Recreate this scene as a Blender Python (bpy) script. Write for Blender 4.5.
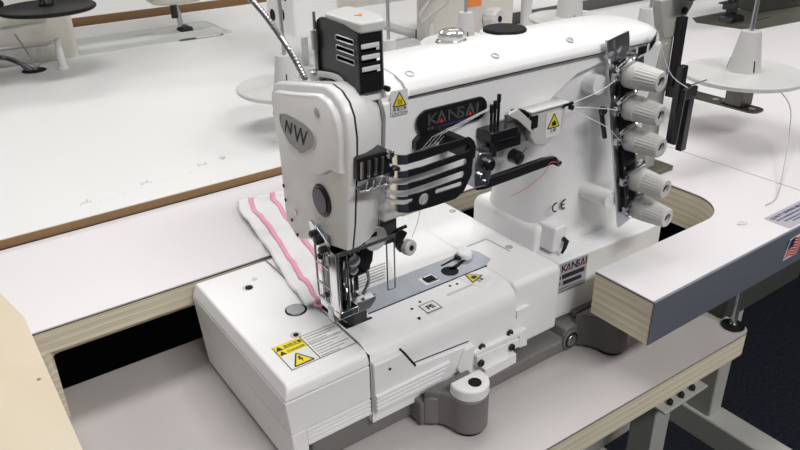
import bpy, bmesh, math, random
from mathutils import Vector, Matrix
random.seed(4)
D = bpy.data
for o in list(D.objects): D.objects.remove(o)
SC = bpy.context.scene
COL = SC.collection
PI = math.pi

# ------------------------------------------------------------------ camera, world, lights, exposure
cam = D.cameras.new('camera'); camo = D.objects.new('camera', cam); COL.objects.link(camo)
YAW, PITCH, ROLL = 0.61033235, 0.47389772, -0.02022432
F = Vector((math.sin(YAW)*math.cos(PITCH), math.cos(YAW)*math.cos(PITCH), -math.sin(PITCH)))
Rr = Vector((math.cos(YAW), -math.sin(YAW), 0)); Dn = F.cross(Rr)
c_, s_ = math.cos(ROLL), math.sin(ROLL)
Rx = c_*Rr - s_*Dn; Dx = s_*Rr + c_*Dn
M3 = Matrix((Rx, -Dx, -F)).transposed()
camo.matrix_world = Matrix.Translation((0, 0, 1.14)) @ M3.to_4x4()
cam.sensor_width = 36; cam.lens = 720.985/800*36; cam.clip_start = .02; cam.clip_end = 60
SC.camera = camo

w = D.worlds.new('world'); SC.world = w; w.use_nodes = True
w.node_tree.nodes['Background'].inputs[0].default_value = (0.95, 0.97, 1.0, 1)
w.node_tree.nodes['Background'].inputs[1].default_value = 0.3

def area(name, loc, sx, sy, power, rotz=0, col=(1, .985, .97)):
    l = D.lights.new(name, 'AREA'); l.shape = 'RECTANGLE'; l.size = sx; l.size_y = sy; l.energy = power; l.color = col
    o = D.objects.new(name, l); COL.objects.link(o); o.location = loc; o.rotation_euler = (0, 0, rotz)
    return o
# fluorescent ceiling fixtures, 1.8 m above the table tops
for lx, ly, lp in ((.35, .75, 13), (2.4, .6, 13), (-1.8, .8, 4), (.5, 3.0, 15), (2.6, 2.8, 14), (-1.6, 3.0, 9), (.4, -1.3, 36), (2.4, -1.5, 9), (-1.7, -1.4, 4)):
    area('ceiling_lamp', (lx, ly, 2.62), 1.25, .35, lp*1.30)
SC.view_settings.view_transform = 'Standard'; SC.view_settings.look = 'None'
SC.view_settings.exposure = 0.0; SC.view_settings.gamma = 1; SC.view_settings.use_curve_mapping = False

# ------------------------------------------------------------------ materials
def mat(name, col, rough=.5, metal=0, bump=0, bscale=400, var=0, vscale=8, coat=0, alpha=1, spec=.5):
    m = D.materials.new(name); m.use_nodes = True; nt = m.node_tree; N = nt.nodes; L = nt.links
    b = N['Principled BSDF']
    b.inputs['Base Color'].default_value = (*col, 1); b.inputs['Roughness'].default_value = rough
    b.inputs['Metallic'].default_value = metal; b.inputs['Coat Weight'].default_value = coat
    b.inputs['Specular IOR Level'].default_value = spec
    tc = N.new('ShaderNodeTexCoord')
    if var:
        n = N.new('ShaderNodeTexNoise'); n.inputs['Scale'].default_value = vscale; n.inputs['Detail'].default_value = 4
        L.new(tc.outputs['Object'], n.inputs['Vector'])
        r = N.new('ShaderNodeValToRGB'); r.color_ramp.elements[0].position = .3; r.color_ramp.elements[1].position = .7
        r.color_ramp.elements[0].color = (*[c*(1-var) for c in col], 1); r.color_ramp.elements[1].color = (*[min(1, c*(1+var)) for c in col], 1)
        L.new(n.outputs['Fac'], r.inputs['Fac']); L.new(r.outputs['Color'], b.inputs['Base Color'])
    if bump:
        n = N.new('ShaderNodeTexNoise'); n.inputs['Scale'].default_value = bscale; n.inputs['Detail'].default_value = 2
        L.new(tc.outputs['Object'], n.inputs['Vector'])
        bp = N.new('ShaderNodeBump'); bp.inputs['Strength'].default_value = bump; bp.inputs['Distance'].default_value = .001
        L.new(n.outputs['Fac'], bp.inputs['Height']); L.new(bp.outputs['Normal'], b.inputs['Normal'])
    return m

def ply(name, cols, freq, rough=.7):
    """plies stacked in z, with streaks along the veneer"""
    m = D.materials.new(name); m.use_nodes = True; nt = m.node_tree; N = nt.nodes; L = nt.links
    b = N['Principled BSDF']; b.inputs['Roughness'].default_value = rough
    tc = N.new('ShaderNodeTexCoord'); mp = N.new('ShaderNodeMapping'); mp.inputs['Scale'].default_value = (14, 14, 900)
    L.new(tc.outputs['Object'], mp.inputs['Vector'])
    n = N.new('ShaderNodeTexNoise'); n.inputs['Scale'].default_value = 1; n.inputs['Detail'].default_value = 5
    L.new(mp.outputs['Vector'], n.inputs['Vector'])
    sx = N.new('ShaderNodeSeparateXYZ'); L.new(tc.outputs['Object'], sx.inputs[0])
    mu = N.new('ShaderNodeMath'); mu.operation = 'MULTIPLY'; mu.inputs[1].default_value = freq; L.new(sx.outputs['Z'], mu.inputs[0])
    n2 = N.new('ShaderNodeTexNoise'); n2.inputs['Scale'].default_value = 30; L.new(tc.outputs['Object'], n2.inputs['Vector'])
    m2 = N.new('ShaderNodeMath'); m2.operation = 'MULTIPLY_ADD'; m2.inputs[1].default_value = .25; L.new(n2.outputs['Fac'], m2.inputs[0]); L.new(mu.outputs[0], m2.inputs[2])
    fr = N.new('ShaderNodeMath'); fr.operation = 'FRACT'; L.new(m2.outputs[0], fr.inputs[0])
    r = N.new('ShaderNodeValToRGB'); cr = r.color_ramp
    cr.elements[0].position = 0; cr.elements[0].color = (*cols[2], 1)
    cr.elements[1].position = 1; cr.elements[1].color = (*cols[0], 1)
    for p, c in ((.07, cols[0]), (.45, cols[0]), (.55, cols[1]), (.93, cols[1])):
        e = cr.elements.new(p); e.color = (*c, 1)
    L.new(fr.outputs[0], r.inputs['Fac'])
    mx = N.new('ShaderNodeMix'); mx.data_type = 'RGBA'; mx.blend_type = 'MULTIPLY'
    mx.inputs['Factor'].default_value = .3
    r2 = N.new('ShaderNodeValToRGB'); r2.color_ramp.elements[0].position = .35; r2.color_ramp.elements[0].color = (.45, .4, .33, 1); r2.color_ramp.elements[1].position = .55; r2.color_ramp.elements[1].color = (1, 1, 1, 1)
    L.new(n.outputs['Fac'], r2.inputs['Fac'])
    L.new(r.outputs['Color'], mx.inputs[6]); L.new(r2.outputs['Color'], mx.inputs[7])
    L.new(mx.outputs[2], b.inputs['Base Color'])
    return m

def wood(name, a, bcol, scale=(2, 22, 22), rough=.6):
    m = D.materials.new(name); m.use_nodes = True; nt = m.node_tree; N = nt.nodes; L = nt.links
    b = N['Principled BSDF']; b.inputs['Roughness'].default_value = rough
    tc = N.new('ShaderNodeTexCoord'); mp = N.new('ShaderNodeMapping'); mp.inputs['Scale'].default_value = scale
    L.new(tc.outputs['Object'], mp.inputs['Vector'])
    n = N.new('ShaderNodeTexNoise'); n.inputs['Scale'].default_value = 1.6; n.inputs['Detail'].default_value = 6; n.inputs['Distortion'].default_value = .6
    L.new(mp.outputs['Vector'], n.inputs['Vector'])
    r = N.new('ShaderNodeValToRGB'); r.color_ramp.elements[0].position = .3; r.color_ramp.elements[1].position = .7
    r.color_ramp.elements[0].color = (*a, 1); r.color_ramp.elements[1].color = (*bcol, 1)
    L.new(n.outputs['Fac'], r.inputs['Fac']); L.new(r.outputs['Color'], b.inputs['Base Color'])
    return m

WHITE = mat('white_enamel', (.86, .86, .865), .32, bump=.12, bscale=700)
WHITE2 = mat('white_textured_enamel', (.82, .82, .815), .34, bump=.35, bscale=500)
COVER = mat('white_cover_plastic', (.86, .85, .86), .35, bump=.12, bscale=900)
IVORY = mat('ivory_enamel', (.66, .64, .58), .35)
LAM = mat('white_laminate', (.73, .71, .725), .38, var=.015, vscale=3)
LAM2 = mat('bright_white_laminate', (.77, .765, .76), .38, var=.012, vscale=3)
GLAM = mat('grey_laminate', (.53, .50, .495), .34, var=.04, vscale=5)
CAST = mat('grey_cast_iron', (.17, .163, .158), .5, bump=.3, bscale=350)
CAST2 = mat('dark_grey_cast', (.10, .097, .097), .55, bump=.3, bscale=350)
GREYP = mat('grey_plastic', (.42, .42, .41), .4)
LGREY = mat('light_grey_plastic', (.60, .595, .585), .38)
KNOB = mat('knob_plastic', (.62, .61, .595), .4)
BLACK = mat('black_plastic', (.012, .012, .014), .28)
BLACKM = mat('matte_black', (.010, .010, .011), .6, spec=.15)
CHROME = mat('chrome', (.72, .72, .73), .12, 1)
STEEL = mat('brushed_steel', (.50, .51, .53), .3, 1)
PLATE = mat('steel_plate', (.40, .43, .475), .42, .65, var=.08, vscale=60)
DSTEEL = mat('blackened_steel', (.05, .05, .055), .25, .8)
OLIVE = mat('olive_grey_metal', (.13, .13, .10), .4, .5, var=.2, vscale=20)
PLY = ply('birch_plywood', ((.82, .76, .60), (.74, .67, .50), (.46, .38, .25)), 135)
PLYD = ply('dark_plywood', ((.50, .37, .21), (.36, .26, .14), (.13, .09, .05)), 165)
DLINE = mat('dark_bond_line', (.02, .016, .014), .8)
MDF = wood('brown_hardboard', (.24, .135, .06), (.31, .185, .085))
RAW = wood('raw_birch', (.64, .545, .40), (.70, .615, .475), (10, 3, 10))
BAND = mat('grey_edge_band', (.135, .15, .18), .4)
FRAME = mat('grey_frame_paint', (.42, .42, .39), .45)
FRAMED = mat('dark_frame_paint', (.055, .06, .055), .5)
CARPET = mat('navy_carpet', (.012, .016, .027), .95, bump=.8, bscale=250, var=.5, vscale=120)
CLOTH = mat('white_cotton', (.85, .84, .85), .85, bump=.3, bscale=900)
PINK = mat('pink_thread', (.90, .42, .55), .8, bump=.6, bscale=1500)
TUFT = mat('thread_tuft_grey', (.55, .50, .51), .8)
THREAD = mat('white_thread', (.8, .8, .78), .7)
YEL = mat('warning_yellow', (.86, .70, .02), .45)
INK = mat('black_ink', (.015, .014, .014), .5)
GINK = mat('grey_ink', (.25, .25, .26), .5)
RED = mat('red_ink', (.62, .06, .03), .45)
ORANGE = mat('orange_sticker', (.85, .25, .05), .5)
PAPER = mat('sticker_white', (.80, .80, .79), .4)
PAPERG = mat('sticker_grey', (.42, .41, .45), .35)
NAVY = mat('sticker_navy', (.03, .035, .13), .45)
LETTER = mat('badge_grey_letter', (.13, .13, .135), .3, .4)
SILV = mat('emblem_silver', (.24, .24, .235), .35, .6)
PURP = mat('violet_cable_sheath', (.16, .15, .22), .45)
def clear():
    m = D.materials.new('clear_plastic'); m.use_nodes = True
    b = m.node_tree.nodes['Principled BSDF']; b.inputs['Transmission Weight'].default_value = 1
    b.inputs['Roughness'].default_value = .06; b.inputs['IOR'].default_value = 1.2; b.inputs['Base Color'].default_value = (.97, .98, .98, 1)
    return m
CLEAR = clear()
GLASS = mat('oil_sight_dome', (.62, .62, .60), .1, .55, bump=.5, bscale=180)

# ------------------------------------------------------------------ helpers
ORG = {}
def root(name, loc, label, cat, group=None):
    o = D.objects.new(name, None); COL.objects.link(o); o.location = loc; o.empty_display_size = .02
    o['label'] = label; o['category'] = cat
    if group: o['group'] = group
    ORG[o] = Vector(loc)
    return o
def obj(name, bm, m, parent=None, bev=0, seg=2, ang=35, label=None, at=None):
    """world-space bmesh -> ONE mesh object, kept in place under its parent"""
    org = ORG[parent] if parent else Vector(at or (0, 0, 0))
    bmesh.ops.recalc_face_normals(bm, faces=bm.faces)
    bmesh.ops.translate(bm, verts=bm.verts, vec=-org)
    me = D.meshes.new(name); bm.to_mesh(me); bm.free()
    me.polygons.foreach_set('use_smooth', [True]*len(me.polygons)); me.set_sharp_from_angle(angle=math.radians(ang))
    me.materials.append(m)
    o = D.objects.new(name, me); COL.objects.link(o)
    if parent:
        o.parent = parent
    else: o.location = org
    ORG[o] = org
    if bev:
        b = o.modifiers.new('bevel', 'BEVEL'); b.width = bev; b.segments = seg; b.limit_method = 'ANGLE'; b.angle_limit = math.radians(40)
    if label: o['label'] = label
    return o
def tag(o, label, cat, group=None):
    o['label'] = label; o['category'] = cat
    if group: o['group'] = group
    return o
def B(): return bmesh.new()
def P3(axis, a, u, v):
    return {'x': (a, u, v), 'y': (u, a, v), 'z': (u, v, a)}[axis]
def prism(bm, pts, axis, a, b):
    lo = [bm.verts.new(P3(axis, a, *p)) for p in pts]; hi = [bm.verts.new(P3(axis, b, *p)) for p in pts]
    n = len(pts)
    for i in range(n): bm.faces.new((lo[i], lo[(i+1) % n], hi[(i+1) % n], hi[i]))
    bm.faces.new(lo[::-1]); bm.faces.new(hi)
    return bm
def box(bm, x0, x1, y0, y1, z0, z1):
    return prism(bm, [(x0, y0), (x1, y0), (x1, y1), (x0, y1)], 'z', z0, z1)
def rp(pts, n=5):
    """polygon whose corners carry a radius"""
    out = []; k = len(pts)
    for i in range(k):
        p = Vector(pts[i][:2]); r = pts[i][2] if len(pts[i]) > 2 else 0
        if r <= 0: out.append(tuple(p)); continue
        a = Vector(pts[i-1][:2])-p; b = Vector(pts[(i+1) % k][:2])-p
        la, lb = a.length, b.length; a.normalize(); b.normalize()
        th = a.angle(b); t = min(r/math.tan(th/2), la*.49, lb*.49); r2 = t*math.tan(th/2)
        bis = (a+b).normalized(); c = p+bis*(r2/math.sin(th/2))
        s = p+a*t-c; e = p+b*t-c
        a0 = math.atan2(s.y, s.x); a1 = math.atan2(e.y, e.x); d = (a1-a0+PI) % (2*PI)-PI
        for j in range(n+1):
            q = a0+d*j/n; out.append((c.x+r2*math.cos(q), c.y+r2*math.sin(q)))
    return out
def rrect(x0, x1, y0, y1, r, n=5): return rp([(x0, y0, r), (x1, y0, r), (x1, y1, r), (x0, y1, r)], n)
def circ(x, y, r, n=24): return [(x+r*math.cos(2*PI*i/n), y+r*math.sin(2*PI*i/n)) for i in range(n)]
def frame_of(d):
    d = Vector(d).normalized(); u = d.orthogonal().normalized()
    return d, u, d.cross(u)
def lathe(bm, c, axis, prof, n=28, ribs=0, rib_amp=0, rib_from=None):
    """prof = [(distance along axis, radius)]"""
    d, u, v = frame_of(axis); c = Vector(c); rings = []
    for k, (h, r) in enumerate(prof):
        if r < 1e-7: rings.append([bm.verts.new(c+d*h)]); continue
        ring = []
        for i in range(n):
            rr = r
            if ribs and rib_from and rib_from[0] <= k <= rib_from[1]: rr = r*(1-(rib_amp if (i*ribs*2//n) % 2 else 0))
            ring.append(bm.verts.new(c+d*h+rr*(u*math.cos(2*PI*i/n)+v*math.sin(2*PI*i/n))))
        rings.append(ring)
    for a, b in zip(rings, rings[1:]):
        for i in range(n):
            j = (i+1) % n
            if len(a) == 1 and len(b) == 1: continue
            if len(a) == 1: bm.faces.new((a[0], b[i], b[j]))
            elif len(b) == 1: bm.faces.new((a[i], a[j], b[0]))
            else: bm.faces.new((a[i], a[j], b[j], b[i]))
    for e in (rings[0], rings[-1]):
        if len(e) > 2: bm.faces.new(e)
    return bm
def disc(bm, c, axis, r, h, n=28): return lathe(bm, c, axis, [(0, r), (h, r)], n)
def tube(bm, pts, r, n=8, closed=False):
    P = [Vector(p) for p in pts]; rings = []; u = None
    rad = r if isinstance(r, (list, tuple)) else [r]*len(P)
    for i, p in enumerate(P):
        t = (P[min(i+1, len(P)-1)]-P[max(i-1, 0)]).normalized()
        u = (t.orthogonal() if u is None else u-t*u.dot(t)).normalized(); v = t.cross(u)
        rings.append([bm.verts.new(p+rad[i]*(u*math.cos(2*PI*k/n)+v*math.sin(2*PI*k/n))) for k in range(n)])
    for a, b in zip(rings, rings[1:]):
        for k in range(n): bm.faces.new((a[k], a[(k+1) % n], b[(k+1) % n], b[k]))
    bm.faces.new(rings[0][::-1]); bm.faces.new(rings[-1])
    return bm
def curve(pts, n=6):
    P = [Vector(p) for p in pts]; out = []
    for i in range(len(P)-1):
        a, b, c, d = P[max(i-1, 0)], P[i], P[i+1], P[min(i+2, len(P)-1)]
        for k in range(n):
            t = k/n; out.append(.5*((2*b)+(c-a)*t+(2*a-5*b+4*c-d)*t*t+(3*b-a-3*c+d)*t**3))
    return out+[P[-1]]
def loft(bm, rings):
    R_ = [[bm.verts.new(p) for p in r] for r in rings]; n = len(R_[0])
    for a, b in zip(R_, R_[1:]):
        for i in range(n): bm.faces.new((a[i], a[(i+1) % n], b[(i+1) % n], b[i]))
    bm.faces.new(R_[0][::-1]); bm.faces.new(R_[-1])
    return bm
def sheet(outer, holes, mapf, thick, cuts=(), clip=0):
    """flat plate with holes in (s,t), cut at s=cuts, thickened along n, then mapped by mapf(s,t,h)"""
    t = bmesh.new()
    for loop in [outer]+list(holes):
        vs = [t.verts.new((p[0], p[1], 0)) for p in loop]
        for i in range(len(vs)): t.edges.new((vs[i], vs[(i+1) % len(vs)]))
    bmesh.ops.triangle_fill(t, use_beauty=True, use_dissolve=False, edges=t.edges)
    for s in cuts:
        bmesh.ops.bisect_plane(t, geom=t.verts[:]+t.edges[:]+t.faces[:], plane_co=(s, 0, 0), plane_no=(1, 0, 0))
    if clip: bmesh.ops.bisect_plane(t, geom=t.verts[:]+t.edges[:]+t.faces[:], plane_co=(0, 0, 0), plane_no=(1, 0, 0), clear_inner=clip > 0, clear_outer=clip < 0)
    ret = bmesh.ops.extrude_face_region(t, geom=t.faces[:])
    up = {v for v in ret['geom'] if isinstance(v, bmesh.types.BMVert)}
    for v in t.verts: v.co = Vector(mapf(v.co.x, v.co.y, thick if v in up else 0))
    return t
def stick(bm, poly, o, u, v, h=.0003):
    """flat shape lying on a face: local 2D polygon -> world, raised by h"""
    o, u, v = Vector(o), Vector(u), Vector(v); n = u.cross(v).normalized()
    lo = [bm.verts.new(o+u*x+v*y) for x, y in poly]; hi = [bm.verts.new(o+u*x+v*y+n*h) for x, y in poly]
    k = len(poly)
    for i in range(k): bm.faces.new((lo[i], lo[(i+1) % k], hi[(i+1) % k], hi[i]))
    bm.faces.new(lo[::-1]); bm.faces.new(hi)
    return bm
def text(bm, s, size, o, u, v, h=.0003, lift=.0003, align='LEFT', shear=0, bold=0):
    c = D.curves.new('t', 'FONT'); c.body = s; c.size = size; c.extrude = h; c.align_x = align; c.shear = shear; c.offset = bold
    c.resolution_u = 3
    ob = D.objects.new('t', c); COL.objects.link(ob)
    dg = bpy.context.evaluated_depsgraph_get(); dg.update()
    me = D.meshes.new_from_object(ob.evaluated_get(dg))
    o, u, v = Vector(o), Vector(u), Vector(v); n = u.cross(v).normalized()
    me.transform(Matrix((( u.x, v.x, n.x, o.x+n.x*lift), (u.y, v.y, n.y, o.y+n.y*lift), (u.z, v.z, n.z, o.z+n.z*lift), (0, 0, 0, 1))))
    bm.from_mesh(me)
    D.objects.remove(ob); D.curves.remove(c); D.meshes.remove(me)
    return bm
def bar(bm, o, u, v, x0, x1, y0, y1, h=.0004): return stick(bm, [(x0, y0), (x1, y0), (x1, y1), (x0, y1)], o, u, v, h)
def mini(bm, o, u, v, x0, x1, y, ht, h=.0004, rnd=random):
    """a row of tiny marks: print too small to read"""
    x = x0
    while x < x1:
        wd = rnd.uniform(.5, 1.6)*ht
        bar(bm, o, u, v, x, min(x+wd, x1), y, y+ht, h); x += wd+.45*ht
X, Y, Z = Vector((1, 0, 0)), Vector((0, 1, 0)), Vector((0, 0, 1))

# ------------------------------------------------------------------ the room's floor
WALLP = mat('wall_paint', (.34, .34, .34), .7); CEILP = mat('ceiling_paint', (.75, .75, .74), .8)
for nm, bb, m_ in (('wall_back', (-4, 6, 7, 7.1, 0, 2.7), WALLP), ('wall_front', (-4, 6, -3.1, -3, 0, 2.7), WALLP), ('wall_left', (-4.1, -4, -3, 7, 0, 2.7), WALLP), ('wall_right', (6, 6.1, -3, 7, 0, 2.7), WALLP), ('ceiling', (-4, 6, -3, 7, 2.7, 2.75), CEILP)):
    obj(nm, box(B(), *bb), m_)['kind'] = 'structure'
f = obj('floor', box(B(), -4, 6, -3, 7, -.05, 0), CARPET); f['kind'] = 'structure'

# ------------------------------------------------------------------ sewing table with its cut-out and lower board
TB = root('sewing_table', (.2, .5, 0), 'white laminated plywood sewing table with cut-out and lower board holding the large white sewing machine', 'table', 'white sewing tables')
outline = rp([(-1.2, .568), (.684, .568, .075), (.684, .360, .047), (.468, .360), (.468, .297), (.782, .297), (.782, .738), (-1.2, .738)], 10)
obj('laminate_top', prism(B(), outline, 'z', .7988, .80), LAM, TB)
obj('bond_line', prism(B(), outline, 'z', .7976, .7988), DLINE, TB)
pc = prism(B(), outline, 'z', .7765, .7976)
prism(pc, rp([(-1.2, .568), (.041, .568, .006), (.043, .598, .006), (.684, .598, .085), (.684, .360, .047), (.468, .360), (.468, .297), (.782, .297), (.782, .738), (-1.2, .738)], 10), 'z', .755, .7765)
obj('plywood_core', pc, PLY, TB)
bm = prism(B(), [(.2953, .7990), (.2969, .7996), (.2969, .7545), (.2958, .7545), (.2950, .797)], 'x', .468, .782)
obj('edge_band', bm, BAND, TB)
BO = rp([(-.25, .3080), (.6342, .2872, .012), (.6342, .612, .012), (-.25, .612)], 5)
obj('lower_board_laminate', prism(B(), BO, 'z', .7048, .706), GLAM, TB)
obj('lower_board_line', prism(B(), BO, 'z', .7038, .7048), DLINE, TB)
obj('lower_board', prism(B(), BO, 'z', .6785, .7038), PLY, TB)
bm = box(B(), .027, .041, .5690, .60, .706, .757); obj('spacer_block', box(bm, .026, .036, .566, .569, .755, .779), PLY, TB)
bx, by = .623, .2960
lb = obj('leveling_bolt', lathe(B(), (bx, by+.006, .706), Z, [(0, .0030), (.050, .0030)], 14), STEEL, TB)
obj('bolt_cup', lathe(B(), (bx, by+.006, .706), Z, [(0, .0105), (.0012, .0115), (.0022, .0112), (.0018, .0075), (.0008, .006)], 28), BLACK, lb)
obj('bolt_nut', lathe(B(), (bx, by+.006, .7072), Z, [(0, .0045), (.003, .0045)], 6), STEEL, lb)
bx2 = (-.12, .560)
obj('leveling_bolt', lathe(B(), (bx2[0], bx2[1]+.035, .706), Z, [(0, .0028), (.050, .0028)], 14), STEEL, TB)
# steel frame below
obj('frame_rail', box(B(), .625, .779, .316, .356, .700, .7545), FRAMED, TB, .002)
bm = B(); box(bm, .515, .585, .306, .309, .651, .6785); box(bm, .515, .585, .294, .309, .651, .654)
br = obj('support_bracket', bm, FRAME, TB, .0008)
for x in (.530, .548, .566): obj('bracket_screw', lathe(B(), (x, .300, .654), Z, [(0, .003), (.004, .003), (.006, .0015)], 10), BLACK, br)
def leg(x, y, w, d, z0, z1): return obj('table_leg', box(B(), x-w/2, x+w/2, y-d/2, y+d/2, z0, z1), FRAME, TB, .002)
leg(.672, .338, .024, .030, .55, .7005)
leg(.558, .335, .026, .030, .0, .6785)
leg(-.18, .5, .045, .06, 0, .6785)
leg(.676, -.10, .035, .03, .0, .52)
obj('foot_bar', box(B(), .655, .689, -.12, .40, .515, .55), FRAME, TB, .002)
obj('foot_bar', box(B(), -.2, .689, .385, .40, .515, .55), FRAME, TB, .002)
# stickers on the front corner of the table
o0 = Vector((.6850, .3265, .80))
st = obj('shop_sticker', stick(B(), rrect(0, .074, -.028, 0, .003), o0, X, Y, .0003), PAPERG, TB)
bm = B()
text(bm, 'QUALITY SEWING MACHINE', .0056, o0+X*.004-Y*.0075, X, Y, .0001, .0004, bold=.0001)
mini(bm, o0, X, Y, .006, .07, -.0125, .0026); mini(bm, o0, X, Y, .012, .066, -.0175, .0022)
text(bm, 'CA', .0046, o0+X*.030-Y*.0255, X, Y, .0001, .0004); mini(bm, o0, X, Y, .02, .058, -.0215, .002)
obj('sticker_text', bm, NAVY, st)
o0 = Vector((.681, .29405, .7935))*1; fu = X; fv = Vector((0, .09, 1)).normalized()
o0 = Vector((.681, .2975, .762)); fv = Vector((0, -.09, 1)).normalized()
fl = obj('flag_sticker', stick(B(), [(0, .003), (.026, .003), (.026, .031), (0, .029)], o0+Vector((0, -.0012, 0)), X, fv, .0004), PAPER, TB, label='small flag sticker on the table edge')
def wave(x, y): return (.0015+x, .006+y+.0016*math.sin(x*260))
bm = B()
for i in range(7):
    y = i*.0033
    xs = [.0232*k/10 for k in range(11)]
    if i >= 3: xs = [.0095+(.0232-.0095)*k/8 for k in range(9)]
    poly = [wave(x, y) for x in xs]+[wave(x, y+.0018) for x in xs[::-1]]
    stick(bm, poly, o0+Vector((0, -.0016, 0)), X, fv, .0003)
obj('flag_stripes', bm, RED, fl)
xs = [.0088*k/5 for k in range(6)]
obj('flag_canton', stick(B(), [wave(x, .0098) for x in xs]+[wave(x, .0218) for x in xs[::-1]], o0+Vector((0, -.0016, 0)), X, fv, .0003), NAVY, fl)
obj('thread_tuft', tube(B(), curve([(.652, .333, .8008), (.657, .336, .8018), (.662, .331, .8010), (.656, .329, .8016), (.651, .335, .8009)]), .0003, 6), TUFT, TB)

# raw plywood board at the left front
bo = obj('plywood_board', prism(B(), rp([(-.42, .12), (.0288, .12), (.0288, .565, .01), (.0165, .635, .012), (-.42, .66)], 6), 'z', .8005, .8185), RAW, at=(-.1, .35, .8005))
tag(bo, 'unfinished pale birch plywood board lying at the lower left corner, on the white table', 'board')
bm = B()
for q in ((.0215, .475), (-.012, .40), (-.018, .53)): stick(bm, circ(*q, .0014, 8), (0, 0, .8185), X, Y, .0002)
obj('wood_knot', bm, MDF, bo)

# ------------------------------------------------------------------ neighbouring tables
def table(name, x0, x1, y0, y1, z, th, top, edge, label, notch=None, edgename='front_edge'):
    t = root(name, ((x0+x1)/2, (y0+y1)/2, 0), label, 'table', 'white sewing tables')
    obj('tabletop', prism(B(), [(x0, y0+.0015), (x1, y0+.0015), (x1, notch[1]), (notch[0], notch[1]), (notch[0], y1), (x0, y1)], 'z', z-th, z) if notch else box(B(), x0, x1, y0+.0015, y1, z-th, z), top, t)
    obj(edgename, box(B(), x0, x1, y0, y0+.0015, z-th, z-.0006), edge, t)
    obj(edgename, box(B(), x0, x1, y1, y1+.0015, z-th, z-.0006), edge, t)
    for x in (x0+.15, x1-.15):
        obj('table_leg', box(B(), x-.025, x+.025, (y0+y1)/2-.03, (y0+y1)/2+.03, .06, z-th), FRAME, t)
        obj('foot_bar', box(B(), x-.027, x+.027, y0+.1, y1-.1, 0, .06), FRAME, t)
    return t
T2 = table('sewing_table', -1.3, .781, .7405, 1.765, .8095, .0095, LAM2, MDF, 'long white table with thin brown front edge, carrying the sewing machine at upper left', notch=(.873, 1.20))
T3 = table('sewing_table', -1.2, 3.2, 1.79, 2.7, .825, .028, LAM2, MDF, 'farthest white table at top left, with a thick brown edge facing the camera')
T4 = table('sewing_table', .7835, 2.6, .297, 1.185, .80, .045, LAM, BAND, 'white table at right beyond the dark seam, with olive machine plates at its far end')
T5 = table('sewing_table', .88, 3.2, 1.1885, 1.78, .825, .03, LAM2, CAST2, 'white table at top centre with a dark grey edge, behind the ivory machine')
# pencil-like scuffs on the second table
for (x, y, s) in ((.128, .775, 1), (.1985, .788, 1), (.272, .800, .9), (.30, .803, .6)):
    bm = B()
    for k in range(5): tube(bm, [(x-.006*s+.0028*k*s, y+random.uniform(0, .006), .8098), (x-.004*s+.0025*k*s, y+random.uniform(.004, .013), .8098)], .00045, 5)
    obj('scuff_mark', bm, GREYP, T2)
bm = B()
for k in range(26):
    x = .143+k*.0052
    if abs(x-.1985) < .008: continue
    disc(bm, (x, .774+.02*(x-.14)/.14, .8093), Z, .0005, .0004, 6)
obj('pin_hole_row', bm, GREYP, T2)

# ------------------------------------------------------------------ THE SEWING MACHINE
MC = root('sewing_machine', (.33, .45, .735), 'large white coverstitch sewing machine in the centre, with black guards and five ribbed tension knobs', 'sewing machine')
# --- grey base casting with feet
bm = prism(B(), [(.184, .7115), (.20, .709), (.30, .709), (.30, .7355), (.184, .7355)], 'y', .3890, .555)
prism(bm, [(.279, .709), (.474, .709), (.474, .734), (.4530, .734), (.4500, .7225), (.330, .7225), (.3230, .733), (.279, .733)], 'y', .3735, .556)
prism(bm, [(.474, .7095), (.490, .7095), (.502, .715), (.596, .715), (.596, .740), (.474, .740)], 'y', .383, .52)
obj('base_casting', bm, CAST, MC, .002)
obj('machine_underbody', box(B(), .30, .590, .394, .55, .720, .768), CAST, MC)
def foot(cx, cy, r, zt, m, capped):
    pts = [(cx-r-.014, .376), (cx-r-.0095, .371), (cx-r-.0025, .362)] + [(cx+r*math.cos(a), cy+r*math.sin(a)) for a in [PI+PI*k/14 for k in range(15)]] + [(cx+r, .376)]
    fo = obj('base_foot', prism(B(), pts, 'z', .7095, zt), m, MC, .0015)
    obj('rubber_pad', lathe(B(), (cx, cy, .7061), Z, [(0, r*.85), (.0036, r*.85)], 24), BLACKM, fo)
    if capped:
        cp = [(cx-r*.97, .3600)]+[(cx+r*math.cos(a), cy+r*math.sin(a)) for a in [PI+PI*k/16 for k in range(17)]]+[(cx+r*.97, .3600)]
        obj('foot_cap', prism(B(), cp, 'z', zt, zt+.0115), COVER, fo, .002, 3, label='white cap on the foot')
        obj('cap_hole', lathe(B(), (cx+.001, cy-.0055, zt+.0113), Z, [(0, .0056), (.0006, .0056)], 24), BLACKM, fo)
foot(.3140, .3535, .0165, .7435, CAST, True)
foot(.4955, .3535, .0155, .745, CAST2, False)
bm = prism(B(), [(.2810, .3740), (.2890, .3670), (.2990, .3650), (.299, .3740)], 'z', .7095, .7380); obj('foot_web', bm, CAST, MC, .002)
# oil gauge on casting
og = obj('oil_gauge', lathe(B(), (.4590, .3730, .7205), -Y, [(0, .0105), (.0010, .0105), (.0016, .0098)], 28), CAST, MC, label='round gauge on the grey casting')
obj('gauge_ring', lathe(B(), (.4590, .3717, .7205), -Y, [(0, .0085), (.001, .0085), (.0012, .0075)], 28), BLACK, og)
obj('gauge_glass', lathe(B(), (.4590, .3707, .7205), -Y, [(0, .0062), (.0006, .0058)], 24), STEEL, og)

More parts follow.
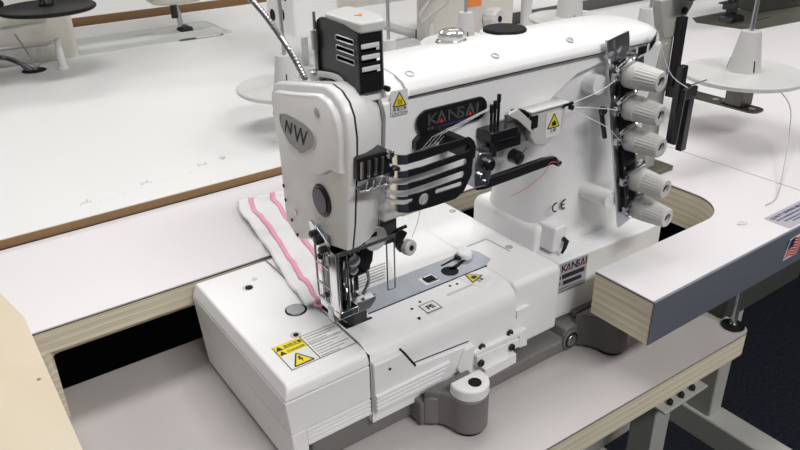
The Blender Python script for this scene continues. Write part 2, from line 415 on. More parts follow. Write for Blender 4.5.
# --- bed
yF = .383
prof = rp([(yF, .7285), (yF, .80, .018), (.563, .80, .003), (.563, .7285)], 6)
obj('bed', prism(B(), prof, 'x', .2372, .393), WHITE, MC, ang=30)
prof2 = rp([(yF+.003, .7305), (yF+.003, .80, .006), (.56, .80, .003), (.56, .7305)], 4)
bm = prism(B(), prof2, 'x', .393, .4515)
obj('bed_extension', bm, WHITE, MC, .0025, 3, ang=30)
# small lip on the right block
obj('bed_lip', prism(B(), rp([(.3935, .7660), (.409, .7730, .002), (.409, .7745, .001), (.3935, .7745)], 3), 'y', yF-.001, yF+.006), WHITE, MC, .001)
# left hinged cover: lid and body
lid = rp([(.375, .7885), (.375, .7999, .0095), (.563, .7999, .003), (.563, .7885)], 6)
bm = prism(B(), [(y, z) for y, z in rp([(.3812, .7885), (.3845, .7998, .011), (.563, .7998, .003), (.563, .7885)], 6)], 'x', .1645, .2358)
for v in bm.verts:
    if v.co.x < .17: v.co.x = .1622+(v.co.z-.7885)/.0113*.0048
lidm = obj('bed_cover_lid', bm, COVER, MC, .0015, 3, ang=32)
bm = prism(B(), [(.3685, .7365), (.3685, .788), (.563, .788), (.563, .7365)], 'x', .1595, .2355)
for v in bm.verts:
    if v.co.z < .75 and v.co.y > .5: v.co.y -= .004
bm2 = B()
box(bm2, .1595, .2355, .370, .563, .737, .788)
bm.free()
body = prism(B(), [(.1622, .3815), (.2355, .3815), (.2355, .563), (.1622, .563)], 'z', .7560, .7878)
box(body, .1622, .1780, .3815, .563, .7120, .7560); box(body, .1780, .2355, .3845, .563, .7365, .7560)
for v in body.verts:
    if v.co.x < .170: v.co.x = .1622+(.7878-v.co.z)*.066
bm2.free()
cov = obj('bed_cover', body, COVER, MC, .001)
bm = B()
for i in range(4): prism(bm, [(.3850, .7545-i*.0040), (.3817, .7538-i*.0040), (.3817, .7516-i*.0040), (.3850, .7508-i*.0040)], 'x', .1782, .2353)
obj('vent_rib', bm, COVER, cov)
obj('lid_seam', box(B(), .1635, .2355, .3828, .562, .7876, .7888), DLINE, MC)
obj('cover_seam', box(B(), .2353, .2374, .3838, .50, .740, .7960), DLINE, MC)
# lower right front cover with step
yC = .3785
low = [(.2378, .7400), (.2378, .7890), (.2652, .7890), (.2770, .7700), (.3385, .7655), (.3385, .7540), (.3300, .7450), (.310, .7400)]
bm = prism(B(), low, 'y', yC, yF+.002)
prism(bm, [(.3200, .7480), (.3235, .7400), (.3285, .7346), (.3365, .7345), (.3392, .7650), (.3280, .7655)], 'y', .3755, yC+.001)
lc = obj('front_cover', bm, COVER, MC, .0012)
bm = B()
for i in range(4): prism(bm, [(yC+.0005, .7600-i*.0040), (yC-.0026, .7593-i*.0040), (yC-.0026, .7571-i*.0040), (yC+.0005, .7563-i*.0040)], 'x', .2378, .3120-.003*i)
obj('vent_rib', bm, COVER, lc)
bm = B(); prism(bm, [(.2650, .7893), (.2662, .7902), (.2782, .7710), (.2768, .7700)], 'y', yC-.0003, yF+.001)
prism(bm, [(.2768, .7699), (.2774, .7708), (.3374, .7664), (.3374, .7655)], 'y', yF-.0005, yF+.001)
obj('cover_gap', bm, DLINE, MC)
disc(b_ := B(), (.2520, yC-.0001, .7795), -Y, .0012, .0006, 10); obj('screw_hole', b_, BLACKM, lc)
disc(b_ := B(), (.3305, .3755, .7405), -Y, .0018, .0006, 12); obj('screw_hole', b_, BLACKM, lc)
# hinge plates right of the front cover
yH = .3790
hp = obj('hinge_plate', prism(B(), [(.3418, .7495), (.3415, .7530), (.3960, .7530), (.4046, .7530), (.4063, .7332), (.3964, .7345), (.3956, .7480)], 'y', yH, yH+.005), COVER, MC, .0005)
hq = obj('hinge_plate', prism(B(), [(.3445, .7365), (.3438, .7490), (.3945, .7468), (.3952, .7372)], 'y', yH-.0012, yH+.004), COVER, MC, .0006)
for (x, z, p, y) in ((.3524, .7535, MC, .3828), (.3859, .7540, MC, .3828), (.3475, .7412, hq, yH-.0012), (.3842, .7420, hq, yH-.0012)):
    obj('hinge_screw', lathe(B(), (x, y-.0001, z), -Y, [(0, .0035), (.0018, .0035), (.0024, .0028), (.0024, .0018), (.0012, .0016)], 18), BLACK, p, label='black hex screw')
obj('hinge_plate', prism(B(), [(.3487, .7250), (.3485, .7360), (.3860, .7370), (.3866, .7265)], 'y', .3722, yH+.004), COVER, MC, .0005)

# --- plates and marks on the bed top
pl = prism(B(), [(.2425, .4275), (.3955, .4275), (.4068, .4340), (.4068, .4510), (.402, .4600), (.2425, .4600)], 'z', .7996, .8004)
tp = obj('throat_plate', pl, PLATE, MC)
obj('plate_gap', box(B(), .262, .396, .4262, .4275, .7994, .8003), DLINE, MC)
bm = stick(B(), circ(.362, .4395, .0082, 20), (0, 0, .8003), X, Y, .0003)
stick(bm, [(.362, .4425), (.386, .4488), (.388, .4462), (.366, .4380)], (0, 0, .8003), X, Y, .0003)
obj('keyhole_slot', bm, BLACKM, tp)
bm = stick(B(), [(.361, .4525), (.385, .4565), (.3855, .4535), (.362, .4505)], (0, 0, .8003), X, Y, .0003)
obj('plate_slot', bm, BLACKM, tp)
obj('plate_screw', lathe(B(), (.3835, .4535, .8002), Z, [(0, .0042), (.0008, .0044), (.003, .0036), (.0034, .002)], 16), BLACK, tp)
obj('plate_cap', lathe(B(), (.3905, .4525, .8002), Z, [(0, .0075), (.004, .0075), (.0055, .006), (.0058, 0)], 24), WHITE, tp, label='small white cap screw')
sq = obj('plate_window', stick(B(), [(.330, .4325), (.345, .4325), (.345, .4455), (.330, .4455)], (0, 0, .8003), X, Y, .0003), WHITE, tp)
obj('feed_dog', box(B(), .333, .343, .4355, .4425, .8004, .8018), BLACKM, tp)
bm = B(); box(bm, .334, .3445, .434, .4355, .8005, .8012); box(bm, .334, .3355, .4355, .4445, .8005, .8012); obj('feed_bar', bm, BLACK, tp)
# white lettered plate behind the foot
bp = obj('instruction_sticker', stick(B(), [(.246, .4620), (.315, .4615), (.330, .4900), (.262, .494)], (0, 0, .8001), X, Y, .0004), PAPER, MC)
bm = B()
for i in range(6): mini(bm, Vector((.262+.003*i, .4650+i*.0043, .8004)), X, Y, 0, .046, 0, .0014)
obj('sticker_text', bm, GINK, bp)
obj('slide_groove', tube(B(), [(.405, .4660, .8), (.4285, .4660, .8), (.4305, .464, .8), (.4315, .434, .8)], .0007, 6), GREYP, MC)
def hole(x, y, r, m=BLACKM, nm='screw_hole', z=.80, p=None):
    return obj(nm, lathe(B(), (x, y, z-.001), Z, [(0, r), (.0013, r)], 16), m, p or MC)
for x, y in ((.298, .411), (.3098, .4155), (.3129, .4050), (.2948, .3968), (.3464, .420), (.3535, .4188)): hole(x, y, .0013)
hole(.4367, .4408, .0038, GREYP, 'screw_recess')
hole(.4556-.012, .5358, .0038, GREYP, 'screw_recess')
hole(.3585, .5265, .003, GREYP, 'screw_recess')
sc = obj('bed_screw', lathe(B(), (.219, .4690, .7988), Z, [(0, .0094), (.0012, .0094), (.0013, .0086), (.0018, .0080), (.0016, 0)], 26), DSTEEL, lidm, label='large steel screw in the cover')
obj('screw_face', lathe(B(), (.219, .4690, .8003), Z, [(0, .0082), (.0006, .0078), (.0007, 0)], 26), STEEL, lidm)
r1 = obj('screw_recess', lathe(B(), (.2017, .5264, .7986), Z, [(0, .0052), (.0014, .0052)], 20), LGREY, lidm); hole(.2022, .5255, .0034, BLACKM, 'recess_hole', .8003, lidm)
hole(.2127, .5363, .0026, LGREY, 'screw_recess', .7998, lidm)
r2 = obj('screw_recess', lathe(B(), (.2019, .4375, .7986), Z, [(0, .0046), (.0014, .0046)], 18), LGREY, lidm); hole(.2019, .437, .0022, BLACKM, 'recess_hole', .8003, lidm)
obj('bed_slot', stick(B(), rrect(.335, .3655, .4085, .4112, .001), (0, 0, .7999), X, Y, .0004), LGREY, MC)
# PE mark
o0 = Vector((.3045, .3975, .8)); ps = obj('earth_sticker', stick(B(), rrect(0, .0155, 0, .0135, .0005), o0, X, Y, .0002), PAPER, MC)
bm = B()
for a in ((0, .0155, 0, .0006), (0, .0155, .0129, .0135), (0, .0006, 0, .0135), (.0149, .0155, 0, .0135)): bar(bm, o0, X, Y, *a)
text(bm, 'PE', .0075, o0+Vector((.0078, .0042, 0)), X, Y, .0001, .0004, 'CENTER', bold=.0002); obj('sticker_text', bm, INK, ps)
# little warning sign on the bed
def warning(o, u, v, s, parent, kind, words, cap=True, name='warning_sticker'):
    """triangular warning sticker, s = side length"""
    o, u, v = Vector(o), Vector(u), Vector(v); h = s*.88
    bgp = rrect(-.58*s, .58*s, -.50*s if cap else -.06*s, h+.06*s, .03*s)
    t = obj(name, stick(B(), bgp, o, u, v, .00025), PAPER, parent)
    k = obj('warning_triangle', stick(B(), rp([(-s/2, 0, s*.05), (s/2, 0, s*.05), (0, h, s*.05)], 3), o, u, v, .0004), INK, t)
    obj('yellow_field', stick(B(), [(-s*.385, s*.07), (s*.385, s*.07), (0, h-s*.13)], o, u, v, .00055), YEL, t)
    bm = B()
    if kind == 'bolt': stick(bm, [(-.04*s, .58*s), (.06*s, .58*s), (0, .4*s), (.08*s, .4*s), (-.02*s, .1*s), (0, .32*s), (-.09*s, .32*s)], o, u, v, .0007)
    elif kind == 'hand': stick(bm, rp([(-.16*s, .14*s, .03*s), (.18*s, .14*s, .03*s), (.2*s, .28*s, .03*s), (.05*s, .44*s, .03*s), (-.12*s, .36*s, .03*s)], 3), o, u, v, .0007)
    else:
        for dx in (-.11, 0, .11): stick(bm, [(dx*s-.02*s, .13*s), (dx*s+.02*s, .13*s), (dx*s+.05*s, .27*s), (dx*s+.02*s, .42*s), (dx*s-.02*s, .42*s), (dx*s+.01*s, .27*s)], o, u, v, .0007)
    obj('warning_pictogram', bm, INK, t)
    if cap:
        bm = B()
        for i, wd in enumerate(words): text(bm, wd, .24*s, o-v*(.22+.24*i)*s, u, v, .0001, .0003, 'CENTER')
        obj('sticker_text', bm, INK, t)
    return t
warning((.3735, .4135, .8), Vector((.95, .3, 0)).normalized(), Vector((-.3, .95, 0)).normalized(), .0175, MC, 'hand', ('\u6ce8\u610f',))
# big danger label on the lid
o0 = Vector((.1782, .3990, .7999)); W_, H_ = .0572, .0338
ds = obj('danger_sticker', stick(B(), [(0, 0), (W_, 0), (W_, H_), (0, H_)], o0, X, Y, .0002), PAPER, lidm)
obj('yellow_band', stick(B(), [(0, H_*.58), (.0245, H_*.58), (.0245, H_), (0, H_)], o0, X, Y, .0003), YEL, ds)
bm = B()
for a in ((0, .0005, 0, H_), (.0242, .0249, 0, H_), (W_-.0005, W_, 0, H_)): bar(bm, o0, X, Y, *a)
for a in ((0, W_, 0, .0003), (.0245, W_, H_-.0003, H_), (.0245, W_, H_*.62, H_*.62+.0002), (.0, .0245, H_*.79, H_*.79+.0003)): bar(bm, o0, X, Y, *a)
for yy in (.60, .80): stick(bm, [(.0012, H_*yy), (.0066, H_*yy), (.0039, H_*yy+.0052)], o0, X, Y, .0005)
text(bm, '\u5371\u9669\u6ce8\u610f', .0040, o0+Vector((.0078, H_*.82, 0)), X, Y, .0001, .0004); text(bm, 'DANGER', .0038, o0+Vector((.0078, H_*.62, 0)), X, Y, .0001, .0004)
obj('sticker_text', bm, INK, ds); bm = B()
for i in range(9): mini(bm, o0, X, Y, .0265, W_-.002-(i % 3)*.006, H_-.0042-i*.0035, .0009)
obj('fine_print', bm, GINK, ds)
t_ = o0+Vector((.0122, .0016, 0)); s = .0185
obj('warning_triangle', stick(B(), rp([(-s/2, 0, .001), (s/2, 0, .001), (0, s*.88, .001)], 3), t_, X, Y, .0004), INK, ds)
obj('yellow_field', stick(B(), [(-s*.38, s*.07), (s*.38, s*.07), (0, s*.75)], t_, X, Y, .0005), YEL, ds)
obj('warning_pictogram', stick(B(), [(-.05*s, .56*s), (.07*s, .56*s), (.0, .4*s), (.09*s, .4*s), (-.02*s, .1*s), (-.01*s, .32*s), (-.10*s, .32*s)], t_, X, Y, .0006), INK, ds)

# --- column
def rr3(x0, x1, y0, y1, z, rl, rr=None):
    rr = rr or rl
    return [(x, y, z) for x, y in rp([(x0, y0, rl), (x1, y0, rr), (x1, y1, rr), (x0, y1, rl)], 6)]
rings = []
for z, x0, x1, y0, y1, r in ((.742, .4545, .598, .413, .515, .02), (.80, .4525, .596, .413, .510, .022), (.85, .4525, .590, .413, .498, .028), (.878, .450, .588, .413, .494, .030), (.892, .443, .587, .413, .494, .03), (.904, .425, .586, .4125, .495, .03), (.93, .385, .585, .411, .50, .03)):
    rings.append(rr3(x0, x1, y0, y1, z, r, .03))
col = obj('column', loft(B(), rings), WHITE, MC, ang=50)
# block at the foot of the column, left
bm = prism(B(), rp([(.449, .770), (.500, .770), (.500, .826, .004), (.449, .826, .009)], 5), 'y', .418, .510)
obj('column_base', bm, WHITE, MC, .004, 3)
# front ledge with the maker's plate
bm = prism(B(), [(.4520, .390), (.575, .3835), (.600, .386), (.600, .44), (.4520, .44)], 'z', .736, .8005)
led = obj('front_ledge', bm, WHITE, MC, .002)
o0 = Vector((.4530, .3893, .7985)); lu = Vector((.1215, -.0065, 0)).normalized(); lv = Z
mp_ = obj('maker_plate', stick(B(), [(0, -.033), (.036, -.033), (.036, 0), (0, 0)], o0, lu, lv, .0003), PAPERG, led, label='silver maker plate')
def lam_A(bm, o, u, v, x, h, w_, th=.22):
    stick(bm, [(x, 0), (x+w_*th, 0), (x+w_*.5, h*.70), (x+w_*(1-th), 0), (x+w_, 0), (x+w_*.58, h), (x+w_*.42, h)], o, u, v, .0005)
def brand(bm, br_, o, u, v, h, bold=.0):
    """KANSAI with open As"""
    x = 0; adv = {'K': .74, 'A': .88, 'N': .84, 'S': .66, 'I': .26}
    for ch in 'KANSAI':
        if ch == 'A':
            lam_A(bm, o, u, v, x*h, h, .84*h)
            stick(br_, [((x+.26)*h, 0), ((x+.58)*h, 0), ((x+.42)*h, .36*h)], o, u, v, .0006)
        else: text(bm, ch, h*1.37, Vector(o)+Vector(u)*(x*h), Vector(u), v, .0001, .0003, bold=bold)
        x += adv[ch]
    return x*h
bm, b2 = B(), B(); brand(bm, b2, o0+lu*.002-lv*.0095, lu, lv, .0078, .0003)
bar(bm, o0, lu, lv, .004, .033, -.0175, -.0125); bar(bm, o0, lu, lv, .006, .030, -.0245, -.0200)
for zz in (-.0168, -.0235): bar(bm, o0, lu, lv, .0012, .0026, zz, zz+.003)
for i in range(2): mini(bm, o0, lu, lv, .002, .032, -.0285-.003*i, .001)
obj('plate_lettering', bm, INK, mp_); obj('plate_accent', b2, RED, mp_)
# lever and its housing on the column front
lh = obj('lever_housing', prism(B(), rp([(.4545, .8040, .002), (.4700, .8040, .003), (.4735, .8240, .003), (.4715, .8300, .003), (.4570, .8290, .003)], 4), 'y', .4015, .425), WHITE, MC, .002, 3)
obj('stop_lever', tube(B(), [(.4620, .3965, .8040), (.4650, .3960, .8095), (.4680, .3970, .8145), (.4685, .402, .8155)], [.0013, .0019, .0026, .0024], 10), BLACK, MC)
# CE mark
bm = B(); text(bm, 'C', .0155, Vector((.4735, .4332, .8335)), X, Z, .0002, .0006, bold=.0003); text(bm, 'E', .0155, Vector((.4850, .4332, .8345)), X, Z, .0002, .0006, bold=.0003)
bm.free(); bm = B()
def arc(bm, cx, cz, r, a0, a1, th, y):
    A = [a0+(a1-a0)*k/14 for k in range(15)]
    stick(bm, [(cx+r*math.cos(a), cz+r*math.sin(a)) for a in A]+[(cx+(r-th)*math.cos(a), cz+(r-th)*math.sin(a)) for a in A[::-1]], (0, y, 0), X, Z, .0006)
for cx in (.4655, .4770): arc(bm, cx, .8455, .0050, math.radians(75), math.radians(285), .0013, .4119)
stick(bm, [(.4728, .8449), (.4772, .8449), (.4772, .8461), (.4728, .8461)], (0, .4119, 0), X, Z, .0006)
obj('conformity_mark', bm, INK, MC)

# --- arm
core = rp([(.4140, .893, .010), (.4110, .93), (.4035, .984), (.50, .984), (.500, .93), (.494, .893, .02)], 5)
obj('arm_core', prism(B(), core, 'x', .250, .583), WHITE, MC, .004, 3)
ov = [(.2635, .897), (.330, .899), (.352, .911), (.372, .926), (.462, .9745), (.49, .9790), (.565, .9825), (.572, .984), (.580, .9885), (.2635, .9885)]
bm = prism(B(), ov, 'y', .3975, .43)
for v in bm.verts:
    if v.co.y < .40 and v.co.x > .570: v.co.y += .010
arm = obj('arm_front', bm, WHITE, MC, .005, 4, ang=50)
# top cover: sections along x, domed
def tsec(x, k, dz=0):
    pts = [(.3978, .989), (.399, .994), (.404, .999), (.413, 1.0025), (.428, 1.0045), (.447, 1.005), (.468, 1.003), (.488, .9975), (.500, .990), (.504, .984), (.500, .980), (.402, .983)]
    return [(x, .45+(y-.45)*k, .985+(z-.985)*(k*.9+.1)+dz) for y, z in pts]
bm = loft(B(), [tsec(.2875, 1, -.0008), tsec(.2895, 1), tsec(.53, 1, -.001), tsec(.551, .985, -.0015), tsec(.567, .94, -.002), tsec(.577, .86, -.003), tsec(.583, .72, -.005)])
tc_ = obj('arm_top_cover', bm, WHITE, MC, ang=50)
obj('cover_seam', tube(B(), [(.2875, .3968, .9892), (.42, .3968, .9890), (.553, .397, .9880), (.572, .404, .9875)], .0006, 6), DLINE, MC)
obj('cover_seam', tube(B(), [(.2868, .3972, .990), (.2865, .404, .9985), (.2865, .413, 1.0015)], .0005, 6), GREYP, MC)
obj('arm_shoulder', loft(B(), [[(x, .45+(y-.45)*k, .985+(z-.985)*.9) for _, y, z in tsec(0, 1)] for x, k in ((.255, .96), (.2885, .985))]), WHITE, MC, ang=50)
for x in (.2975, .379, .462):
    bm = lathe(B(), (x, .4105, .9985), Vector((0, -.35, 1)), [(0, .0036), (.0034, .0036), (.0038, .0026), (.0020, .0022)], 16); obj('cover_screw', bm, LGREY, tc_)
# sight dome and oil cap
sd = obj('oil_sight', lathe(B(), (.3785, .462, 1.0025), Z, [(0, .0125), (.0022, .0125), (.003, .0108), (.0052, .0112), (.0085, .0105), (.0105, .008), (.0112, .0035), (.0110, 0)], 30), GLASS, tc_, label='clear dome oil sight')
obj('sight_gasket', lathe(B(), (.3785, .462, 1.0015), Z, [(0, .0132), (.0018, .0132)], 30), BLACK, tc_)
obj('oil_cap_ring', lathe(B(), (.4365, .461, 1.0012), Z, [(0, .0213), (.002, .0213), (.0028, .0205)], 36), WHITE, tc_)
obj('oil_cap', lathe(B(), (.4365, .461, 1.0025), Z, [(0, .0188), (.0032, .0188), (.0042, .0178), (.0042, 0)], 36), BLACKM, tc_, label='black round oil cap')
# name badge
o0 = Vector((.2925, .3958, .9600)); bu = Vector((1, 0, .0)).normalized()
bd = obj('name_badge', stick(B(), rrect(0, .0665, 0, .0178, .0088, 8), o0, bu, Z, .0016), BLACK, MC, .0005, label='black oval name badge')
bm, b2 = B(), B(); ob = o0+Vector((.0085, -.0017, .0058))
for s_k in (1,):
    brand(bm, b2, ob, bu*1.30, Z, .0088, .0001)
mini(bm, ob, bu, Z, .0005, .006, -.0035, .0018)
obj('badge_lettering', bm, LETTER, bd); obj('badge_accent', b2, RED, bd)
bm = B(); mini(bm, ob, bu, Z, .010, .048, -.0032, .0012); obj('badge_small_print', bm, mat('badge_blue', (.05, .05, .16), .4), bd)
warning((.2790, .3968, .9842), Vector((1, 0, -.02)).normalized(), Z, .0125, MC, 'heat', ('\u9ad8\u6e29\u6ce8\u610f', 'CAUTION'))

# --- head
HS = [(.385, .893), (.3805, .913), (.3775, .935), (.3750, .952), (.3735, .966), (.3725, .980), (.3745, .9935), (.3795, 1.0015), (.388, 1.0070), (.399, 1.0090), (.440, 1.0015), (.470, .9955), (.4765, .9925), (.4785, .988), (.4775, .93), (.4765, .880), (.4600, .871), (.430, .882)]
def hsec(x, off=0, dy=0):
    c = (.425, .94); out = []
    for y, z in HS:
        d = math.hypot(y-c[0], z-c[1]); k = (d-off)/d; out.append((x, c[0]+(y-c[0])*k+dy, c[1]+(z-c[1])*k))
    return out
def hcur(x, off=0):
    t = max(0, (x-.2285)/.0365); k = .022*t**1.8
    return [(a, b+k*max(0, min(1, (.435-b)/.05)), c-.35*k*(c > .99)) for a, b, c in hsec(x, off)]
bm = loft(B(), [hcur(.2293), hcur(.236), hcur(.244), hcur(.252), hcur(.259), hcur(.265, .0008)])
hd = obj('head', bm, WHITE2, MC, ang=40)
obj('head_lower_side', prism(B(), [(.262, .9035), (.272, .911), (.280, .925), (.262, .935)], 'y', .3985, .46), WHITE2, MC, .003)
bm = loft(B(), [hsec(.2274, .0006), hsec(.2296, .0006)]); obj('head_seam', bm, DLINE, MC)
fp = obj('face_plate', loft(B(), [hsec(.2218, .0022), hsec(.2226, .0008), hsec(.2240, 0), hsec(.2277, 0)]), WHITE, MC, ang=50)
# raised upper part of the face plate
up = [(y, z) for x, y, z in hsec(0, .006) if z > .952]
up = [(.3785, .9545)]+[p for p in up]+[(.4715, .954), (.455, .9515), (.437, .943), (.422, .940), (.405, .9445), (.392, .9525)]
def padsec(x, sc): return [(x, .425+(y-.425)*sc, .968+(z-.968)*sc) for y, z in up]
pad = obj('face_plate_pad', loft(B(), [padsec(.2178, .955), padsec(.2188, .980), padsec(.2226, 1)]), WHITE, MC, ang=50)
# emblem: seen from -x, text runs to -y
eo = Vector((.2179, .434, .9655)); eu, ev = -Y, Z
tear = rp([(-.0275, .0085, .006), (-.012, .0120, .015), (.012, .0115, .015), (.0270, .0085, .006), (.0245, -.0025, .012), (.004, -.0135, .012), (-.014, -.0115, .014), (-.0255, -.0005, .012)], 6)
tear = [(x*.98, y*1.02+.001) for x, y in tear]
em = obj('emblem', stick(B(), tear, eo, eu, ev, .0006), SILV, fp, label='grey teardrop emblem')
bm = B(); text(bm, 'N', .0150, eo+eu*-.0205+ev*-.0020, eu, ev, .0002, .0009, shear=.3, bold=-.0004); text(bm, 'W', .0190, eo+eu*-.0070+ev*-.0050, eu, ev, .0002, .0009, shear=.2, bold=-.0004)
obj('emblem_lettering', bm, INK, em)
bm = B(); k = len(tear)
tube(bm, [eo+eu*x+ev*y-X*.0004 for x, y in tear+tear[:1]], .0008, 6); obj('emblem_rim', bm, LGREY, em)
def face_screw(y, z, r, m, nm, h=.001, par=None, x=.2216):
    return obj(nm, lathe(B(), (x, y, z), -X, [(0, r), (h, r)], 16), m, par or fp)
face_screw(.4035, .9905, .0036, LGREY, 'screw_recess', .0005, pad, .2178); face_screw(.4030, .9900, .0022, GREYP, 'recess_hole', .0009, pad, .2178)
face_screw(.4735, .985, .0028, GREYP, 'screw_recess', .0009, pad, .2214)
kn = obj('rubber_plug', lathe(B(), (.2217, .4125, .9225), -X, [(0, .0122), (.0012, .0122), (.0020, .0112), (.0018, .0100), (.0028, .0094), (.0031, 0)], 32), BLACK, MC, label='round black rubber plug')
for y, z in ((.4745, .912), (.4735, .900), (.4655, .8855), (.458, .8755)): face_screw(y, z, .0015, BLACKM, 'screw_hole', .0004, fp, .2218)
face_screw(.4575, .8955, .0022, STEEL, 'face_screw', .0006, fp, .2218)
# dark strip where head meets arm
bm = B(); A = hcur(.2572, -.0012); A2 = hcur(.2662, -.0008); n = 11
va = [bm.verts.new(A[i]) for i in range(3, n)]; vb = [bm.verts.new(A2[i]) for i in range(3, n)]
vc = [bm.verts.new(Vector(A[i])+Vector((0, .006, -.003))) for i in range(3, n)]; vd = [bm.verts.new(Vector(A2[i])+Vector((0, .006, -.003))) for i in range(3, n)]
for i in range(len(va)-1):
    for q, r in ((va, vb), (vb, vd), (vd, vc), (vc, va)): bm.faces.new((q[i], q[i+1], r[i+1], r[i]))
for e in (0, -1): bm.faces.new((va[e], vb[e], vd[e], vc[e]))
obj('head_gasket', bm, mat('gasket_grey', (.17, .17, .17), .4), MC, ang=60)
# thread tension comb on the head front
cdx, cdy = -.0080, -.0085
cb = obj('thread_comb', prism(B(), rrect(.2335+cdx, .2600+cdx, .9500, .9670, .002), 'y', .3785+cdy, .3860), BLACK, MC, .0008)
for i in range(4):
    x = .2365+i*.0054+cdx
    obj('comb_pin', tube(B(), [(x, .3777+cdy, .952), (x, .3767+cdy, .964)], .0010, 8), STEEL, cb)
    obj('comb_tooth', tube(B(), [(x-.002, .3775+cdy, .9440), (x+.0005, .3735+cdy, .9460), (x+.004, .3770+cdy, .9490)], .0010, 8), CHROME, cb)
obj('comb_screw', lathe(B(), (.2590+cdx, .3785+cdy, .964), -Y, [(0, .0032), (.002, .0032), (.0035, .002)], 14), CHROME, cb)
obj('comb_knob', lathe(B(), (.2640+cdx, .3810+cdy, .9500), -Y, [(0, .0040), (.003, .0040), (.004, .003)], 16), BLACK, cb)
obj('comb_base', box(B(), .235+cdx, .2590+cdx, .3750+cdy, .386, .9430, .9442), STEEL, cb, .0005)

# --- take-up cover on top of the head
tk = [(.2395, .3850, .004), (.2575, .3835, .005), (.2645, .395, .005), (.2645, .440), (.2395, .440)]
tk = rp(tk, 5)
def tkwall(z0, z1):
    return tk
lf = rp([(0, 0), (.0565, 0), (.0565, .020, .010), (.0520, .0415, .012), (.016, .0405), (0, .037)], 6)   # (distance back along y, z) of left face
s0 = .3845; zb = 1.0045
slots = [rrect(.004, .0262, z, z+.0032, .0015) for z in (.0165, .0230, .0295)]
def mL(s, t, h): return (.2395+h-.06*max(0, s-.03)*0, s0+s, zb+t)
tkc = obj('take_up_cover', sheet(lf, slots, mL, .0012), BLACK, MC, .0003, label='black slotted take-up cover')
# front face with open slots, bent round the corner
fo_ = [(0, 0), (.0215, 0), (.0215, .0400), (0, .0385)]
def mF(s, t, h):
    r = .004
    if s < .0155: return (.2395+s, .3845-.0006+h, zb-.0012+t)
    a = (s-.0155)/.006*1.2
    return (.2550+.006*math.sin(a), .3839+.006*(1-math.cos(a))+h, zb-.0012+t)
fs = [rrect(.0004, .0165, z, z+.0032, .0006) for z in (.0162, .0227, .0292)]
obj('slotted_front', sheet(fo_, [rrect(.002, .0165, z, z+.0040, .0006) for z in (.0125, .0195, .0265)], mF, .0012, [.0155+.001*k for k in range(6)]), BLACK, tkc, .0002)
obj('slot_dark_fill', box(B(), .2418, .2560, .3885, .4350, zb, zb+.0365), BLACKM, tkc)  # black fill added inside the cover so its slots look dark
for i, z in enumerate((.0130, .0205, .0275)): obj('slot_lip', box(B(), .2415, .2555, .3836, .3884, zb+z-.0004, zb+z+.0030), PAPER, tkc, .0006)
for sl in slots:
    obj('slot_rim', tube(B(), [(.2391, s0+a, zb+b) for a, b in sl+sl[:1]], .00045, 6), STEEL, tkc)
cap = rp([(.2400, .3825, .003), (.2590, .3820, .006), (.2680, .400, .006), (.2660, .4395, .004), (.2400, .4260, .006)], 5)
bm = prism(B(), cap, 'z', zb+.0390, zb+.0440)
for v in bm.verts:
    if v.co.z < zb+.04: v.co.z -= .0020*max(0, min(1, (.40-v.co.y)/.016))
obj('cover_cap', bm, mat('pale_grey_plastic', (.66, .67, .66), .35), tkc, .0015, 3, label='pale grey cap')
obj('cap_mark', stick(B(), [(.2500, .4045), (.2535, .4000), (.2580, .4075)], (0, 0, zb+.0440), X, Y, .0003), ORANGE, tkc)
obj('cover_screw', lathe(B(), (.2590, .3835, zb-.0005), -Y, [(0, .002), (.003, .002)], 12), BLACK, tkc)
obj('take_up_bracket', prism(B(), rp([(.386, .996), (.44, .9995), (.43, 1.012, .004), (.405, 1.018, .006), (.390, 1.012, .004)], 4), 'x', .241, .262), WHITE2, MC, .001)
bm = B(); tube(bm, curve([(.236, .430, 1.0075), (.2385, .410, 1.0085), (.2425, .394, .998), (.245, .389, .990)]), .0022, 8)
obj('bracket_lip', bm, LGREY, MC)
# pressure screw and flexible hose
ps = obj('pressure_screw', lathe(B(), (.238, .4360, 1.002), Z, [(0, .0052), (.003, .0056), (.0058, .0054), (.0065, .0040), (.0066, .0018), (.021, .0018), (.0212, .0030), (.034, .0030), (.0345, .0012), (.046, .0010)], 18), STEEL, MC)
bm = B(); pts = curve([(.2335, .4465, 1.0005), (.2330, .4590, 1.0120), (.2330, .4800, 1.0255), (.2330, .5020, 1.0370), (.2330, .525, 1.046), (.234, .548, 1.0520)], 14)
tube(bm, pts, [.0024*(1.0 if i % 2 else .86) for i in range(len(pts))], 12); obj('flexible_hose', bm, mat('hose_steel', (.35, .35, .36), .25, .9), MC, ang=20)

# --- slotted needle thread guard in front of the arm
def gm(s, t, h):
    R_ = .011; y0 = .3645; xb = .2625
    if s >= 0: return (xb+s, y0+h, t)
    a = min(-s/R_, PI/2); ex = max(0, -s-R_*PI/2)
    return (xb-(R_-h)*math.sin(a), y0+h+(R_-h)*(1-math.cos(a))+ex if a < PI/2 else y0+R_+ex, t)
go = rp([(-.0200, .9280, .003), (-.0075, .9205), (.000, .9190), (.020, .9175), (.0420, .9175), (.0500, .9215, .006), (.0570, .9330, .01), (.0580, .9500), (.0600, .9570, .005), (.0540, .9625, .004), (.020, .9625), (0, .9620), (-.0200, .9645, .002)], 4)
gh = [rp([(-.0185, zl, .001), (0, zl-.001), (.012, zl-.0015), (xr, zl-.001+dz, .0019), (xr, zl+.0042+dz, .0025), (.012, zl+.0036), (0, zl+.0036), (-.0185, zl+.0046, .001)], 4) for zl, xr, dz in ((.9518, .0545, .0012), (.9420, .0520, .001), (.9330, .0500, .0008))]
gh.append(rrect(.0235, .0480, .9265, .9300, .0017))
